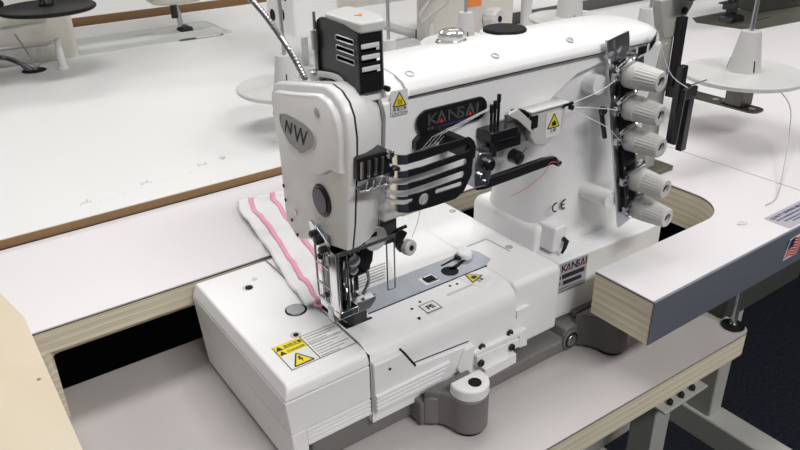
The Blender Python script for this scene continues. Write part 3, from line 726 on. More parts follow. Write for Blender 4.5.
gh.append(rp([(-.0185, .9283, .001), (-.004, .9262, .001), (.004, .9266, .001), (.004, .9288, .001), (-.0185, .9312, .001)], 3))
gh.append(circ(.0135, .9255, .0044, 20))
gd = obj('thread_guard', sheet(go, gh, gm, .0013, (), 1), BLACK, MC, .0002, label='black slotted metal thread guard')
obj('guard_bend', sheet(go, gh, gm, .0013, [-.0175, -.0155, -.0135, -.0115, -.0095, -.0075, -.0055, -.0035, -.0018], -1), CHROME, gd, label='bright bent end of the guard')
# bracket, thread posts, linkage right of the guard
obj('guard_bracket', prism(B(), rp([(.3150, .945), (.3150, .9575), (.3210, .9590, .003), (.3250, .953, .003), (.324, .942, .003)], 4), 'y', .3665, .398), BLACK, MC, .0008)
gb = obj('guide_bracket', prism(B(), rp([(.3400, .9090), (.3540, .9080, .002), (.3600, .9270, .006), (.356, .9350, .004), (.344, .9380, .003), (.3400, .928)], 4), 'y', .384, .3975), STEEL, MC, .001)
obj('bracket_screw', lathe(B(), (.3525, .384, .9265), -Y, [(0, .005), (.0035, .005), (.0045, .0038)], 18), DSTEEL, gb)
obj('bracket_screw', lathe(B(), (.3455, .384, .9185), -Y, [(0, .0026), (.003, .0026)], 14), CHROME, gb)
obj('bracket_screw', lathe(B(), (.3500, .384, .9120), -Y, [(0, .0022), (.002, .0022)], 14), CHROME, gb)
# black slot plate under the badge
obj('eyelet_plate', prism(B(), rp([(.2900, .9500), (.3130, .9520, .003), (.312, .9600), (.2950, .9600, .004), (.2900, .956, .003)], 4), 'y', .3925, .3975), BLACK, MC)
for i in range(4):
    x = .292+i*.0045
    obj('thread', tube(B(), [(x-.006, .3915, .9440), (x+.012, .3915, .9575), (.3560+i*.002, .3880, .9700)], .00016, 5), THREAD, MC)
tbk = obj('thread_post_block', box(B(), .3515, .3800, .380, .397, .9440, .9525), DSTEEL, MC, .0008)
obj('post_block_base', box(B(), .362, .3870, .384, .398, .9340, .9450), DSTEEL, tbk, .0008)
for x, zt in ((.3570, .9720), (.3605, .9745), (.3640, .9790)):
    obj('thread_post', tube(B(), [(x, .387, .9500), (x, .387, zt)], .0012, 10), BLACK, tbk)
    obj('post_tip', tube(B(), [(x, .387, zt-.006), (x, .387, zt)], .0016, 8), DSTEEL, tbk)
obj('post_stem', tube(B(), [(.3600, .386, .945), (.359, .386, .931)], .003, 10), BLACK, tbk)
obj('thread_post', tube(B(), [(.3750, .390, .9510), (.3750, .390, .9600)], .0012, 8), STEEL, tbk)
# linkage arms to the boxed guide
lk = obj('link_arm', prism(B(), rp([(.3725, .9610, .001), (.384, .9635, .002), (.4020, .9480, .001), (.4045, .9440, .001), (.4000, .9405, .001), (.3850, .9540, .002)], 3), 'y', .3860, .3885), LGREY, MC, .0005)
obj('link_opening', prism(B(), [(.3825, .9615), (.3940, .9600), (.4040, .9505), (.3870, .9580)], 'y', .389, .394), BLACKM, lk)
obj('link_mount', box(B(), .3830, .4030, .392, .40, .9320, .9500), CAST, lk)
# boxed guide with the warning sticker
gbx = rp([(.3995, .9575), (.4375, .9575), (.4385, .948), (.4355, .9370, .006), (.4180, .9250, .006), (.4050, .9290, .008), (.3995, .9370, .004)], 5)
gx = obj('guide_box', prism(B(), gbx, 'y', .3860, .426), LGREY, MC, .0012, 3, label='silver grey box guide')
obj('guide_box_lid', prism(B(), rrect(.3965, .4405, .3840, .424, .002), 'z', .9572, .9590), LGREY, gx, .0006)
obj('lid_slot', stick(B(), [(.408, .4030), (.424, .4030), (.424, .4125), (.408, .4125)], (0, 0, .9590), X, Y, .0003), GREYP, gx)
obj('lid_notch', box(B(), .4325, .444, .3835, .3855, .9560, .9582), BLACK, gx)
obj('box_window', box(B(), .3990, .4060, .3855, .388, .9440, .9545), BLACKM, gx)
obj('guide_eyelet', lathe(B(), (.4425, .386, .9535), -Y, [(0, .0022), (.003, .0022)], 12), BLACK, gx)
warning((.4243, .3859, .9395), X, Z, .0150, gx, 'hand', ('\u6ce8\u610f',), True)
# looper thread lever
lv_ = rp([(.3460, .9040), (.3555, .9025, .001), (.4235, .9045), (.4310, .9048, .003), (.4390, .9000, .002), (.4410, .9040, .002), (.4340, .9110, .004), (.4200, .9128, .006), (.3540, .9115), (.346, .9120)], 4)
lo_ = obj('looper_lever', prism(B(), lv_, 'y', .388, .3925), BLACK, MC, .0008)
obj('lever_tip', lathe(B(), (.4375, .3878, .9050), -Y, [(0, .002), (.0015, .002)], 10), CHROME, lo_)
obj('lever_boss', lathe(B(), (.3920, .3975, .9195), -Y, [(0, .0062), (.008, .0056), (.009, .004)], 18), BLACK, MC)
obj('boss_spring', tube(B(), [(.394, .3885, .923), (.3985, .3885, .928)], .0007, 6), STEEL, MC)
obj('clamp_boss', lathe(B(), (.382, .4255, .928), -Y, [(0, .018), (.006, .016), (.018, .013), (.0185, 0)], 26), WHITE, MC)
obj('thread', tube(B(), curve([(.4360, .3872, .9055), (.426, .3870, .9080), (.420, .388, .899), (.408, .395, .887), (.398, .403, .8790)]), .00025, 6), mat('red_thread', (.75, .12, .1), .7), MC, label='red looper thread')

# --- tension plate with five tension knobs
def tq(u_, v_, h):   # u across 0..1, v down 0..1
    TL, TR, BL, BR = Vector((.4880, .3925, .9995)), Vector((.5160, .3925, 1.0045)), Vector((.5130, .3745, .8240)), Vector((.5300, .3745, .8295))
    p = TL.lerp(TR, u_).lerp(BL.lerp(BR, u_), v_); return tuple(p+Vector((0, h, 0)))
tpn = obj('tension_plate', sheet(rrect(0, 1, 0, 1, .03), [circ(.32, .06, .055, 12)], tq, .0022, [.25, .5, .75]), STEEL, MC, .0003, label='steel tension plate')
bm = B()
def tslab(bm, u0, u1, v0, v1, h0, h1):
    P = [tq(a, b, 0) for a, b in ((u0, v0), (u1, v0), (u1, v1), (u0, v1))]
    lo = [bm.verts.new(Vector(p)+Vector((0, h0, 0))) for p in P]; hi = [bm.verts.new(Vector(p)+Vector((0, h1, 0))) for p in P]
    for i in range(4): bm.faces.new((lo[i], lo[(i+1) % 4], hi[(i+1) % 4], hi[i]))
    bm.faces.new(lo); bm.faces.new(hi)
tslab(bm, .30, 1.08, .11, .90, -.0045, -.0005); obj('plate_backing', bm, DSTEEL, tpn, .0005)
bm = B(); tslab(bm, .60, 1.35, .13, .26, -.0075, -.006); obj('plate_flange', bm, STEEL, tpn, .0004)
for z, x in ((.962, .490), (.853, .509)): obj('plate_standoff', tube(B(), [(x-.004, .418, z), (x-.004, .393 if z > .9 else .381, z)], .0085, 14), WHITE, tpn)
obj('plate_bolt', tube(B(), [(.4900, .391, .937), (.4950, .3885, .914)], .0022, 8), BLACK, tpn)
obj('plate_bolt_head', lathe(B(), (.4890, .391, .940), -Y, [(0, .0035), (.004, .0035)], 12), BLACK, tpn)
KN = [(.5110, .3845, .9700), (.5140, .3820, .9410), (.5180, .3795, .9120), (.5285, .3755, .8715), (.5340, .3725, .8420)]
for i, (x, y, z) in enumerate(KN):
    x -= .001
    u_ = Vector((.06, -1, -.02)).normalized()
    tn = obj('thread_tension', lathe(B(), (x, y+.006, z), u_, [(0, .006), (.008, .006)], 16), DSTEEL, MC)
    prof = [(0, .0134), (.001, .0141), (.0110, .0137), (.0115, .0131), (.0122, .0131), (.0126, .0133), (.0290, .0113), (.0310, .0109), (.0322, .0098), (.0322, .0056), (.029, .0052), (.028, 0)]
    prof = [(h, r*.83) for h, r in prof]
    obj('tension_knob', lathe(B(), (x, y-.001, z), u_, prof, 96, 24, .045, (5, 7)), KNOB, tn, ang=40, label='ribbed grey plastic knob')
    obj('knob_socket', lathe(B(), Vector((x, y-.001, z))+u_*.0283, u_, [(0, .0042), (.0012, .0040), (.0014, .003), (.0002, .0028)], 16), DSTEEL, tn)
    obj('tension_disc', lathe(B(), Vector((x, y+.0062, z)), u_, [(0, .0120), (.0012, .0142), (.002, .0142), (.0034, .010), (.0042, .0128), (.0052, .0132)], 28), CHROME, tn)
    bm = B(); tube(bm, curve([(x-.013, y+.001, z+.004), (x-.010, y-.003, z+.010), (x-.002, y-.005, z+.0138), (x+.006, y-.0035, z+.0145), (x+.011, y+.003, z+.0125)], 5), .0021, 8)
    obj('thread_hook', bm, CHROME, tn)
    obj('guide_eyelet', box(B(), x-.0190, x-.0125, y-.003, y+.002, z-.0035, z+.003), STEEL, tn, .0006)
    obj('eyelet_hole', lathe(B(), (x-.0158, y-.003, z-.0003), -Y, [(0, .0013), (.0004, .0013)], 10), BLACKM, tn)
# bright thread hook at the top of the plate
bm = B()
ph = curve([(.507, .386, .984), (.516, .384, .987), (.528, .384, .9875), (.540, .386, .990), (.549, .388, .9955), (.553, .390, 1.001)], 6)
for a, b in zip(ph, ph[1:]):
    vs = [bm.verts.new(a+Vector((0, 0, -.0035))), bm.verts.new(b+Vector((0, 0, -.0035))), bm.verts.new(b+Vector((0, 0, .0035))), bm.verts.new(a+Vector((0, 0, .0035)))]
    ws = [bm.verts.new(v.co+Vector((0, .0012, 0))) for v in vs]
    bm.faces.new(vs); bm.faces.new(ws[::-1])
    for i in range(4): bm.faces.new((vs[i], vs[(i+1) % 4], ws[(i+1) % 4], ws[i]))
bmesh.ops.remove_doubles(bm, verts=bm.verts, dist=.00001)
obj('thread_guide_hook', bm, CHROME, tpn, ang=60)
# threads from tensions to the boxed guide
for i, e in enumerate(((.438, .388, .9545), (.441, .3865, .9535), (.443, .3865, .9515))):
    x, y, z = KN[i]; obj('thread', tube(B(), curve([(x-.0158, y-.0032, z), ((x+e[0])/2, y-.001, (z+e[2])/2-.001), e]), .00035, 5), THREAD, MC)

# --- presser foot, needles and finger guard
pf = obj('presser_foot', prism(B(), rp([(.2300, .4150, .001), (.2660, .4150, .001), (.2670, .4190, .001), (.2560, .4230), (.2545, .4400), (.2300, .4440), (.2285, .4300)], 3), 'z', .8185, .8245), CHROME, MC, .0010)
obj('foot_toe', prism(B(), [(.2220, .8185), (.2560, .8185), (.2610, .8235), (.2615, .8275), (.2480, .8280), (.2220, .8300)], 'y', .4095, .4180), STEEL, pf, .0006)
obj('foot_sole', prism(B(), [(.2430, .4150), (.2570, .4170), (.2540, .4350), (.2400, .4330)], 'z', .8040, .8185), BLACK, pf)
obj('foot_shank', box(B(), .2300, .2370, .428, .438, .8245, .868), DSTEEL, pf, .001)
obj('presser_bar', lathe(B(), (.2350, .436, .850), Z, [(0, .0042), (.036, .0042)], 18), STEEL, MC)
nb = obj('needle_bar', lathe(B(), (.2490, .430, .858), Z, [(0, .0050), (.036, .0050)], 18), CHROME, MC)
obj('needle_clamp', box(B(), .2375, .2600, .4195, .4350, .845, .866), DSTEEL, nb, .001)
obj('clamp_dark_fill', box(B(), .2310, .2590, .4300, .4390, .824, .880), BLACK, nb, .001)  # black block added to darken the space behind the needles
obj('clamp_screw', lathe(B(), (.2460, .4200, .8545), -Y, [(0, .004), (.005, .004), (.0055, .0025)], 14), STEEL, nb)
obj('clamp_screw', lathe(B(), (.2575, .4225, .8525), Vector((.8, -.6, -.2)), [(0, .0032), (.007, .0032)], 12), BLACK, nb)
obj('clamp_arm', prism(B(), rp([(.2480, .8600, .001), (.2570, .8720, .002), (.2660, .8680, .001), (.2640, .8560, .002), (.2580, .8480, .001)], 3), 'y', .4165, .4200), BLACK, nb)
obj('clamp_collar', lathe(B(), (.2470, .4185, .862), -Y, [(0, .0055), (.003, .0055), (.004, .003)], 14), STEEL, nb)
for x in (.2445, .2480, .2515): obj('needle', tube(B(), [(x, .4275, .850), (x, .4275, .834), (x, .4275, .8225)], [.0010, .0009, .0005], 8), CHROME, nb)
obj('spreader', tube(B(), curve([(.2590, .4200, .856), (.2600, .417, .842), (.2570, .4150, .836), (.2530, .4150, .830)]), .0015, 8), CHROME, MC)
obj('spreader_arm', tube(B(), curve([(.2385, .4150, .866), (.2365, .4140, .850), (.2390, .4140, .838), (.2420, .4150, .830)]), .0016, 8), CHROME, MC)
fg = obj('finger_guard', prism(B(), [(.2235, .8810), (.2745, .8815), (.2745, .8845), (.2235, .8840)], 'y', .3985, .4003), STEEL, MC, .0003, label='chrome framed clear finger guard')
obj('guard_pane', box(B(), .2240, .2310, .3990, .4003, .833, .8815), CLEAR, fg)
obj('guard_pane', box(B(), .2665, .2735, .3990, .4003, .8365, .8815), CLEAR, fg)
for x in (.2240, .2310): obj('guard_post', tube(B(), [(x, .3995, .833), (x, .3995, .882)], .0009, 6), CHROME, fg)
for x in (.2665, .2735): obj('guard_post', tube(B(), [(x, .3995, .8365), (x, .3995, .8820)], .0006, 6), STEEL, fg)
obj('guard_post', tube(B(), [(.2665, .3995, .8365), (.2735, .3995, .8365)], .0005, 6), STEEL, fg)
obj('guard_pane', box(B(), .2232, .2242, .4010, .4330, .832, .881), CLEAR, fg)
for y in (.4010, .4130, .4220, .4330): obj('guard_post', tube(B(), [(.2236, y, .8310), (.2236, y, .8825)], .0011, 8), CHROME, fg)
for z in (.832, .846, .863): obj('guard_rail', tube(B(), [(.2236, .4130, z), (.2236, .4330, z)], .0010, 8), CHROME, fg)
obj('guard_plate', box(B(), .2229, .2240, .4010, .4128, .8300, .8815), CHROME, fg)
obj('guard_base', prism(B(), rp([(.2225, .4000, .001), (.240, .4005, .001), (.240, .4085), (.2290, .4300), (.2225, .4300)], 3), 'z', .8255, .8320), CHROME, fg, .001)
obj('guard_screw', lathe(B(), (.2226, .4230, .8720), -X, [(0, .0026), (.002, .0026), (.0026, .0016)], 14), DSTEEL, fg)
obj('guard_screw', lathe(B(), (.2226, .4180, .8400), -X, [(0, .0024), (.002, .0024)], 14), DSTEEL, fg)
obj('guide_disc', lathe(B(), (.2575, .4005, .8850), -Y, [(0, .0100), (.0012, .0095)], 30), LGREY, MC)
obj('head_underplate', box(B(), .234, .266, .402, .440, .878, .8925), BLACKM, MC, .001)
obj('underplate_rail', box(B(), .235, .258, .3990, .4030, .8880, .8915), BLACK, MC)
# hinged chrome latch with black screws on the face plate
lt = obj('face_latch', prism(B(), rp([(.4290, .9000, .002), (.4255, .9035, .002), (.4010, .8930, .003), (.4010, .8830, .003), (.4050, .8810, .003), (.4240, .8900, .003)], 4), 'x', .2172, .2190), CHROME, MC, .0006, label='chrome latch plate')
for y, z, r in ((.4215, .8935, .0028), (.4145, .8915, .0040), (.4085, .8855, .0030)): obj('latch_screw', lathe(B(), (.2173, y, z), -X, [(0, r), (.0028, r), (.0036, r*.7)], 16), BLACK, lt)
obj('latch_arm', box(B(), .2172, .2190, .4020, .4065, .8740, .8850), STEEL, lt, .0006)
obj('latch_mount', box(B(), .2188, .2240, .405, .424, .889, .897), STEEL, lt)
# small wheel guide at the right of the foot
wc = Vector((.2895, .4050, .8655)); wd = Vector((.15, -1, .1)).normalized()
wg = obj('guide_wheel', lathe(B(), wc, wd, [(0, .0066), (.0045, .0064), (.0056, .0052), (.0054, .0026), (.004, .0022)], 26), LGREY, MC)
obj('wheel_hub', lathe(B(), wc+wd*.0045, wd, [(0, .0022), (.0012, .0020)], 14), BLACK, wg)
wb = obj('wheel_bracket', prism(B(), rp([(.2760, .8800), (.2835, .8830, .001), (.2900, .8780, .001), (.2860, .8720, .001), (.2900, .8660), (.2830, .8620, .001), (.2790, .8690)], 3), 'y', .4040, .4090), BLACK, MC, .001)
obj('wheel_bolt', tube(B(), [(.2800, .4050, .8830), (.2880, .4030, .8850)], .0014, 8), BLACK, wb)
obj('bracket_mount', box(B(), .262, .282, .4080, .4300, .872, .895), CAST2, wb)
obj('thread', tube(B(), curve([(.2880, .3960, .8780), (.2905, .392, .892), (.2920, .388, .912)]), .0002, 5), GREYP, MC)
for i in range(3): obj('thread', tube(B(), [(.2385+i*.005, .3740, .939), (.2415+i*.004, .383, .905), (.2450+i*.0035, .4255, .858)], .00016, 5), THREAD, MC)
# white cloth plate in front of the foot, over the dark seam
cpb = prism(B(), [(.2418, .4560), (.2426, .4262), (.2625, .4218), (.2640, .4270), (.2560, .4560)], 'z', .8000, .8012)
obj('cloth_plate', cpb, WHITE, MC)
bm = stick(B(), [(.2378, .4620), (.2418, .4620), (.2426, .4264), (.2640, .4220), (.2640, .4195), (.2385, .4195)], (0, 0, .8000), X, Y, .0003)
obj('plate_recess', bm, BLACKM, MC)
obj('recess_edge', stick(B(), [(.2425, .4222), (.2520, .4208), (.2490, .4235), (.2430, .4250)], (0, 0, .8002), X, Y, .0003), MDF, MC)

# ------------------------------------------------------------------ striped cloth under the foot
CL = [(.2915, .6840, .055), (.2830, .6520, .056), (.2775, .6160, .054), (.2725, .5820, .053), (.2665, .5500, .052), (.2590, .5160, .050), (.2535, .4880, .048), (.2485, .4600, .045)]
def base_z(y): return .8012
NS, NT = 48, 16
cent = curve([(a, b, c) for a, b, c in CL], 6)
def cloth_pt(i, t):
    p = cent[i]; q = cent[min(i+1, len(cent)-1)]; o = cent[max(i-1, 0)]
    d = Vector((q.x-o.x, q.y-o.y)).normalized(); nrm = Vector((-d.y, d.x))  # points to +x (moving toward -y)
    s = i/(len(cent)-1)
    wv = p.z*(t-.5)
    wig = .0010*math.sin(i*.9+t*3)+.0005*math.sin(i*2.1)
    x = p.x-nrm.x*-wv+wig*.5; y = p.y+nrm.y*wv
    z = base_z(y)+.0018+.0016*math.sin(t*9+s*14)+.0014*math.sin(s*30+t*4)
    fold = math.exp(-((s-.62)/.05)**2); z += .0015*fold*(1-.5*t)
    z += .0050*max(0, min(1, (.36-s)/.014))*(1-.35*t)*max(0, min(1, s/.3))**.5
    if s < .06: z += .004*(1-s/.06)*(t > .4)
    if s > .94: z += .003*math.exp(-((t-.25)/.2)**2)
    return Vector((x, y, max(z+.0006, .8022)))
ctop = B(); n = len(cent)
g = [[ctop.verts.new(cloth_pt(i, t/NT)) for t in range(NT+1)] for i in range(n)]
for i in range(n-1):
    for t in range(NT): ctop.faces.new((g[i][t], g[i][t+1], g[i+1][t+1], g[i+1][t]))
clo = obj('fabric_strip', ctop, CLOTH, at=(.26, .58, .8012), ang=80)
tag(clo, 'white cotton fabric strip with two pink stitched stripes under the presser foot', 'fabric')
sm = clo.modifiers.new('thick', 'SOLIDIFY'); sm.thickness = .0014; sm.offset = -1
for t0, t1 in ((.22, .32), (.66, .76)):
    bm = B(); rows = []
    for i in range(n):
        j = .004*math.sin(i*1.7)
        rows.append([bm.verts.new(cloth_pt(i, t0+j+(t1-t0)*k/3)+Vector((0, 0, .0006+.0004*(k in (1, 2))))) for k in range(4)])
    for a, b in zip(rows, rows[1:]):
        for k in range(3): bm.faces.new((a[k], a[k+1], b[k+1], b[k]))
    so = obj('stitched_stripe', bm, PINK, clo, ang=80, label='pink stitched stripe')
    m_ = so.modifiers.new('thick', 'SOLIDIFY'); m_.thickness = .0008; m_.offset = -1
bm = tube(B(), curve([cloth_pt(n-1, .2)+Vector((0, 0, .001)), Vector((.2330, .4610, .8040)), Vector((.2360, .4570, .8032)), Vector((.2410, .4590, .8048)), cloth_pt(n-2, .42)+Vector((0, 0, .001))]), .0014, 8)
obj('stripe_tail', bm, PINK, clo)

# ------------------------------------------------------------------ thread cone holders
def holder(c, r, label, rod_h, hub_h=.036, hub=(.0155, .0105), disc_m=LGREY, lean=(0, 0), grp='thread cone holders around the machines', rod=True):
    x, y, z = c
    t = root('thread_cone_holder', c, label, 'thread holder', grp)
    obj('holder_disc', lathe(B(), c, Z, [(-.006, r*.25), (-.0035, r*.96), (-.001, r), (.002, r), (.0034, r*.975), (.0024, r*.88), (.0042, .02), (.0042, 0)], 56), disc_m, t)
    if hub_h:
        h = obj('cone_hub', lathe(B(), (x, y, z+.003), Z, [(0, hub[0]*1.12), (.002, hub[0]), (hub_h-.002, hub[1]), (hub_h, hub[1]*.95), (hub_h, 0)], 26), disc_m, t)
        for k in range(3):
            a = 2*PI*k/3-2.0; rr = hub[0]*.96
            obj('hub_slot', tube(B(), [(x+rr*math.cos(a), y+rr*math.sin(a), z+.007), (x+hub[0]*.84*math.cos(a), y+hub[0]*.84*math.sin(a), z+.021)], .0011, 6), BLACKM, h)
    if rod: obj('holder_rod', tube(B(), [(x, y, z+hub_h), (x+lean[0], y+lean[1], z+hub_h+rod_h)], .0026, 10), STEEL, t)
    return t
hR = holder((.886, .4905, .8815), .0760, 'nearest white disc thread holder with a slotted hub, at upper right above the white table', .12, .052, (.0205, .0125))
arR = obj('holder_arm', prism(B(), rrect(.870, .898, .4560, .875, .010), 'z', .8390, .8415), OLIVE, hR, .0004, label='olive metal arm below the disc')
for y in (.468, .520): obj('arm_hole', lathe(B(), (.884, y, .8414), Z, [(0, .0045), (.0004, .0045)], 14), PAPER, arR)
for y in (.482, .505): obj('arm_bolt', lathe(B(), (.880, y, .8413), Z, [(-.004, .0035), (.0, .0035), (.0025, .0045), (.0035, .003)], 12), STEEL, arR)
obj('arm_clamp', box(B(), .874, .900, .478, .502, .8415, .8762), OLIVE, hR, .001)
# post behind the tension knobs carries the arm
px, py = .694, .482
PS = root('thread_stand', (px, py, .8), 'grey metal post with hanging black bars, standing behind the ribbed tension knobs', 'thread stand')
obj('stand_post', box(B(), px-.0095, px+.0095, py-.006, py+.006, .8, .975), FRAME, PS, .001)
obj('post_gusset', prism(B(), [(px-.0095, .958), (px+.0095, .958), (px+.034, .990), (px+.034, 1.0), (px-.022, 1.0), (px-.022, .992)], 'y', py-.0075, py+.004), FRAME, PS, .001)
obj('stand_crossbar', box(B(), px-.005, px+.07, py-.03, py+.012, 1.0, 1.006), BLACK, PS, .001)
obj('crossbar_bolt', lathe(B(), (px+.018, py-.006, .985), -Y, [(0, .004), (.004, .004)], 12), BLACK, PS)
obj('stand_base', box(B(), px-.012, px+.028, py-.02, py+.03, .8, .806), OLIVE, PS, .001)
obj('hanging_bar', box(B(), px+.006, px+.0165, py-.016, py-.008, .892, .980), BLACK, PS, .001)
obj('hanging_bar', box(B(), px+.000, px+.010, py-.030, py-.022, .842, .931), DSTEEL, PS, .001)
obj('bar_sleeve', tube(B(), [(px+.0055, py-.031, .905), (px+.0035, py-.031, .842)], .0035, 10), BLACK, PS)
obj('hanging_bar', box(B(), px+.0185, px+.0285, py-.032, py-.024, .829, .902), BLACK, PS, .001)
obj('bar_clamp', box(B(), px+.004, px+.0285, py-.034, py-.012, .893, .906), BLACK, PS, .001)
obj('bar_screw', tube(B(), [(px+.013, py-.034, .909), (px+.032, py-.04, .913)], .0011, 8), CHROME, PS)
obj('thread', tube(B(), curve([(.600, .412, .978), (.62, .43, .965), (.675, .452, .925), (.70, .447, .908)]), .0005, 6), THREAD, PS)
hL = holder((.4150, .8470, .8700), .0660, 'white disc thread holder left of the face plate, behind the flexible hose', .10, .040, (.0165, .0120))
hN = holder((.5935, .8683, .8600), .0640, 'white thread holder just right of the black take-up cover, mostly hidden', .11, .040, (.0150, .0110))
hM = holder((.7060, .8300, .8860), .0680, 'white disc thread holder behind the clear oil sight dome', .11, .044, (.0150, .0105))
hE = holder((.9960, .7230, .8680), .0300, 'small white thread holder behind the right end of the machine arm', .10, .048, (.0190, .0165))
hB = holder((.985, .880, .880), .0700, 'white disc thread holder at top centre, right of the black oil cap', .10, .085, (.0230, .0170))
# rail behind the machine that carries them
RL = root('thread_rail', (.68, .80, .8095), 'thin grey rail with arms carrying the white thread holders behind the machine', 'rail')
pts = [(.4150, .8470), (.5935, .8683), (.7060, .8300), (.985, .880), (.9960, .7230)]
bz = .8330
obj('rail_bar', tube(B(), [(.40, .862, bz), (1.0, .862, bz)], .005, 10), FRAME, RL)
obj('rail_arm', tube(B(), [(.706, .862, bz), (.706, .830, bz)], .004, 8), FRAME, RL)
for h, (x, y) in zip((.870, .860, .886, .880), pts[:4]): obj('rail_pin', tube(B(), [(x, y, bz-.002), (x, y, h-.0063)], .004, 10), FRAME, RL)
obj('rail_arm', tube(B(), [(.996, .862, bz), (.996, .723, bz)], .004, 8), FRAME, RL)
obj('rail_pin', tube(B(), [(.996, .723, bz-.003), (.996, .723, .8615)], .004, 8), FRAME, RL)
obj('rail_post', tube(B(), [(.62, .862, .8095), (.62, .862, bz)], .006, 10), FRAME, RL)
obj('rail_base', box(B(), .60, .64, .845, .88, .8095, .8130), FRAME, RL)
# thread hanging down to the table at right
th = obj('loose_thread', tube(B(), curve([(.958, .530, .8745), (.93, .45, .85), (.875, .41, .825), (.800, .372, .808), (.742, .345, .8012), (.715, .342, .8008)]), .0006, 6), mat('grey_thread', (.42, .41, .41), .7), at=(.742, .345, .8012))
tag(th, 'fine pale thread running from the right thread holder down to the table sticker', 'thread')

# ------------------------------------------------------------------ ivory machine behind
M2 = root('sewing_machine', (.95, 1.15, .80), 'ivory sewing machine at top centre with a grey hand knob and orange sticker', 'sewing machine')
obj('machine_column', loft(B(), [rr3(.862, 1.10, 1.125, 1.178, z, .025) for z in (.80, .90, 1.04)]), IVORY, M2, ang=50)
obj('machine_arm', tube(B(), [(.64, 1.11, .957), (.70, 1.11, .955), (.87, 1.125, .953), (.95, 1.15, .953)], .052, 28), IVORY, M2, ang=50)
obj('arm_ring', tube(B(), [(.842, 1.118, .953), (.853, 1.118, .953)], .0545, 28), LGREY, M2)
hb = obj('machine_head', box(B(), .556, .655, 1.085, 1.19, .870, 1.06), WHITE, M2, .006, 3)
for y, z, r in ((1.165, .899, .010), (1.130, .905, .0105), (1.112, .935, .006)): obj('head_hole', lathe(B(), (.5565, y, z), -X, [(0, r), (.001, r)], 18), BLACKM, hb)
obj('presser_bar', tube(B(), [(.60, 1.14, .8097), (.60, 1.14, .872)], .006, 12), STEEL, M2)
obj('machine_bed', box(B(), .60, .866, 1.10, 1.178, .8096, .8125), WHITE, M2)
hk = obj('hand_knob', lathe(B(), (1.022, 1.126, .838), Vector((.2, -1, .1)), [(0, .0225), (.020, .0225), (.026, .020), (.028, .0175), (.026, .0065)], 56, 14, .05, (0, 2)), LGREY, M2, label='grey scalloped hand knob')
obj('knob_bore', lathe(B(), Vector((1.022, 1.126, .838))+Vector((.2, -1, .1)).normalized()*.0262, Vector((.2, -1, .1)), [(0, .0064), (.001, .0064)], 16), BLACKM, hk)
obj('wire_loop', tube(B(), curve([(.858, 1.05, .935), (.845, 1.045, .905), (.815, 1.05, .885), (.795, 1.055, .872), (.790, 1.055, .884), (.815, 1.06, .905)], 6), .0032, 8), GREYP, M2)
osx = obj('warning_sticker', box(B(), .962, .997, 1.1236, 1.1248, .868, .90), ORANGE, M2, label='orange sticker'); 
obj('support_pole', lathe(B(), (1.150, 1.15, .80), Z, [(0, .012), (.20, .012)], 16), LGREY, M2)
obj('bed_pin', lathe(B(), (.842, 1.09, .80), Z, [(0, .006), (.04, .0055), (.06, .005)], 12), LGREY, M2)

# ------------------------------------------------------------------ lockstitch machine at upper left
M1 = root('sewing_machine', (.30, 1.55, .8095), 'ivory sewing machine at upper left, its needle standing over a long pale bed', 'sewing machine')
bedp = obj('machine_bed', prism(B(), rrect(-.05, .612, 1.475, 1.635, .012), 'z', .8096, .8103), mat('pale_bed_enamel', (.62, .64, .62), .35), M1)
bm = B(); tube(bm, [(.545, 1.4885, .8104), (.575, 1.4885, .8104), (.604, 1.50, .8104), (.608, 1.630, .8104), (.56, 1.634, .8104)], .0007, 6)
obj('bed_outline', bm, GREYP, M1)
obj('bed_slide', stick(B(), rrect(.490, .585, 1.467, 1.484, .007), (0, 0, .8100), X, Y, .0006), STEEL, M1)
obj('slide_cover', stick(B(), rrect(.525, .580, 1.4705, 1.481, .004), (0, 0, .8106), X, Y, .0003), WHITE, M1)
obj('bed_slot', stick(B(), rrect(.43, .475, 1.578, 1.586, .003), (0, 0, .8100), X, Y, .0004), GREYP, M1)
colm = obj('machine_column', loft(B(), [rr3(-.02, .296-.006*(z > .9), 1.475, 1.60, z, .012) for z in (.8100, .9, .93, 1.06)]), IVORY, M1, ang=50)
obj('column_panel', prism(B(), rp([(-.01, .9060), (.258, .9060, .002), (.250, .884, .004), (-.01, .874)], 3), 'y', 1.4725, 1.478), mat('darker_ivory_panel', (.50, .50, .43), .4), colm)  # panel in a darker, greener ivory than the column
obj('panel_line', tube(B(), [(-.01, 1.4722, .908), (.20, 1.4722, .9085), (.262, 1.4722, .910), (.250, 1.4722, .895)], .0016, 6), CAST, colm)
bm = B(); mini(bm, Vector((.10, 1.4752, .828)), X, Z, 0, .14, 0, .014, .0006); obj('column_lettering', bm, LGREY, colm)
obj('column_hole', lathe(B(), (.182, 1.4752, .920), -Y, [(0, .0065), (.0008, .0065)], 16), BLACKM, colm)
obj('column_rail', tube(B(), [(.10, 1.470, .855), (.115, 1.462, .846), (.24, 1.462, .843), (.262, 1.462, .850)], .003, 8), LGREY, colm)
obj('machine_arm', loft(B(), [rr3(.20, .62, 1.50, 1.63, z, .03) for z in (.945, 1.06)]), IVORY, M1, ang=50)
obj('machine_head', loft(B(), [rr3(.468+k, .588-k, 1.53+k, 1.625-k, z, .03) for z, k in ((.870, .010), (.880, 0), (1.06, 0))]), IVORY, M1, ang=50)
nb1 = obj('needle_bar', tube(B(), [(.520, 1.57, .838), (.520, 1.57, .875)], .0075, 12), BLACK, M1)
obj('presser_bar', tube(B(), [(.532, 1.575, .815), (.530, 1.575, .846), (.522, 1.575, .872)], .006, 10), STEEL, M1)
obj('presser_foot', prism(B(), [(.522, .8102), (.550, .8102), (.548, .818), (.536, .822), (.526, .816)], 'y', 1.55, 1.582), BLACK, M1, .001)
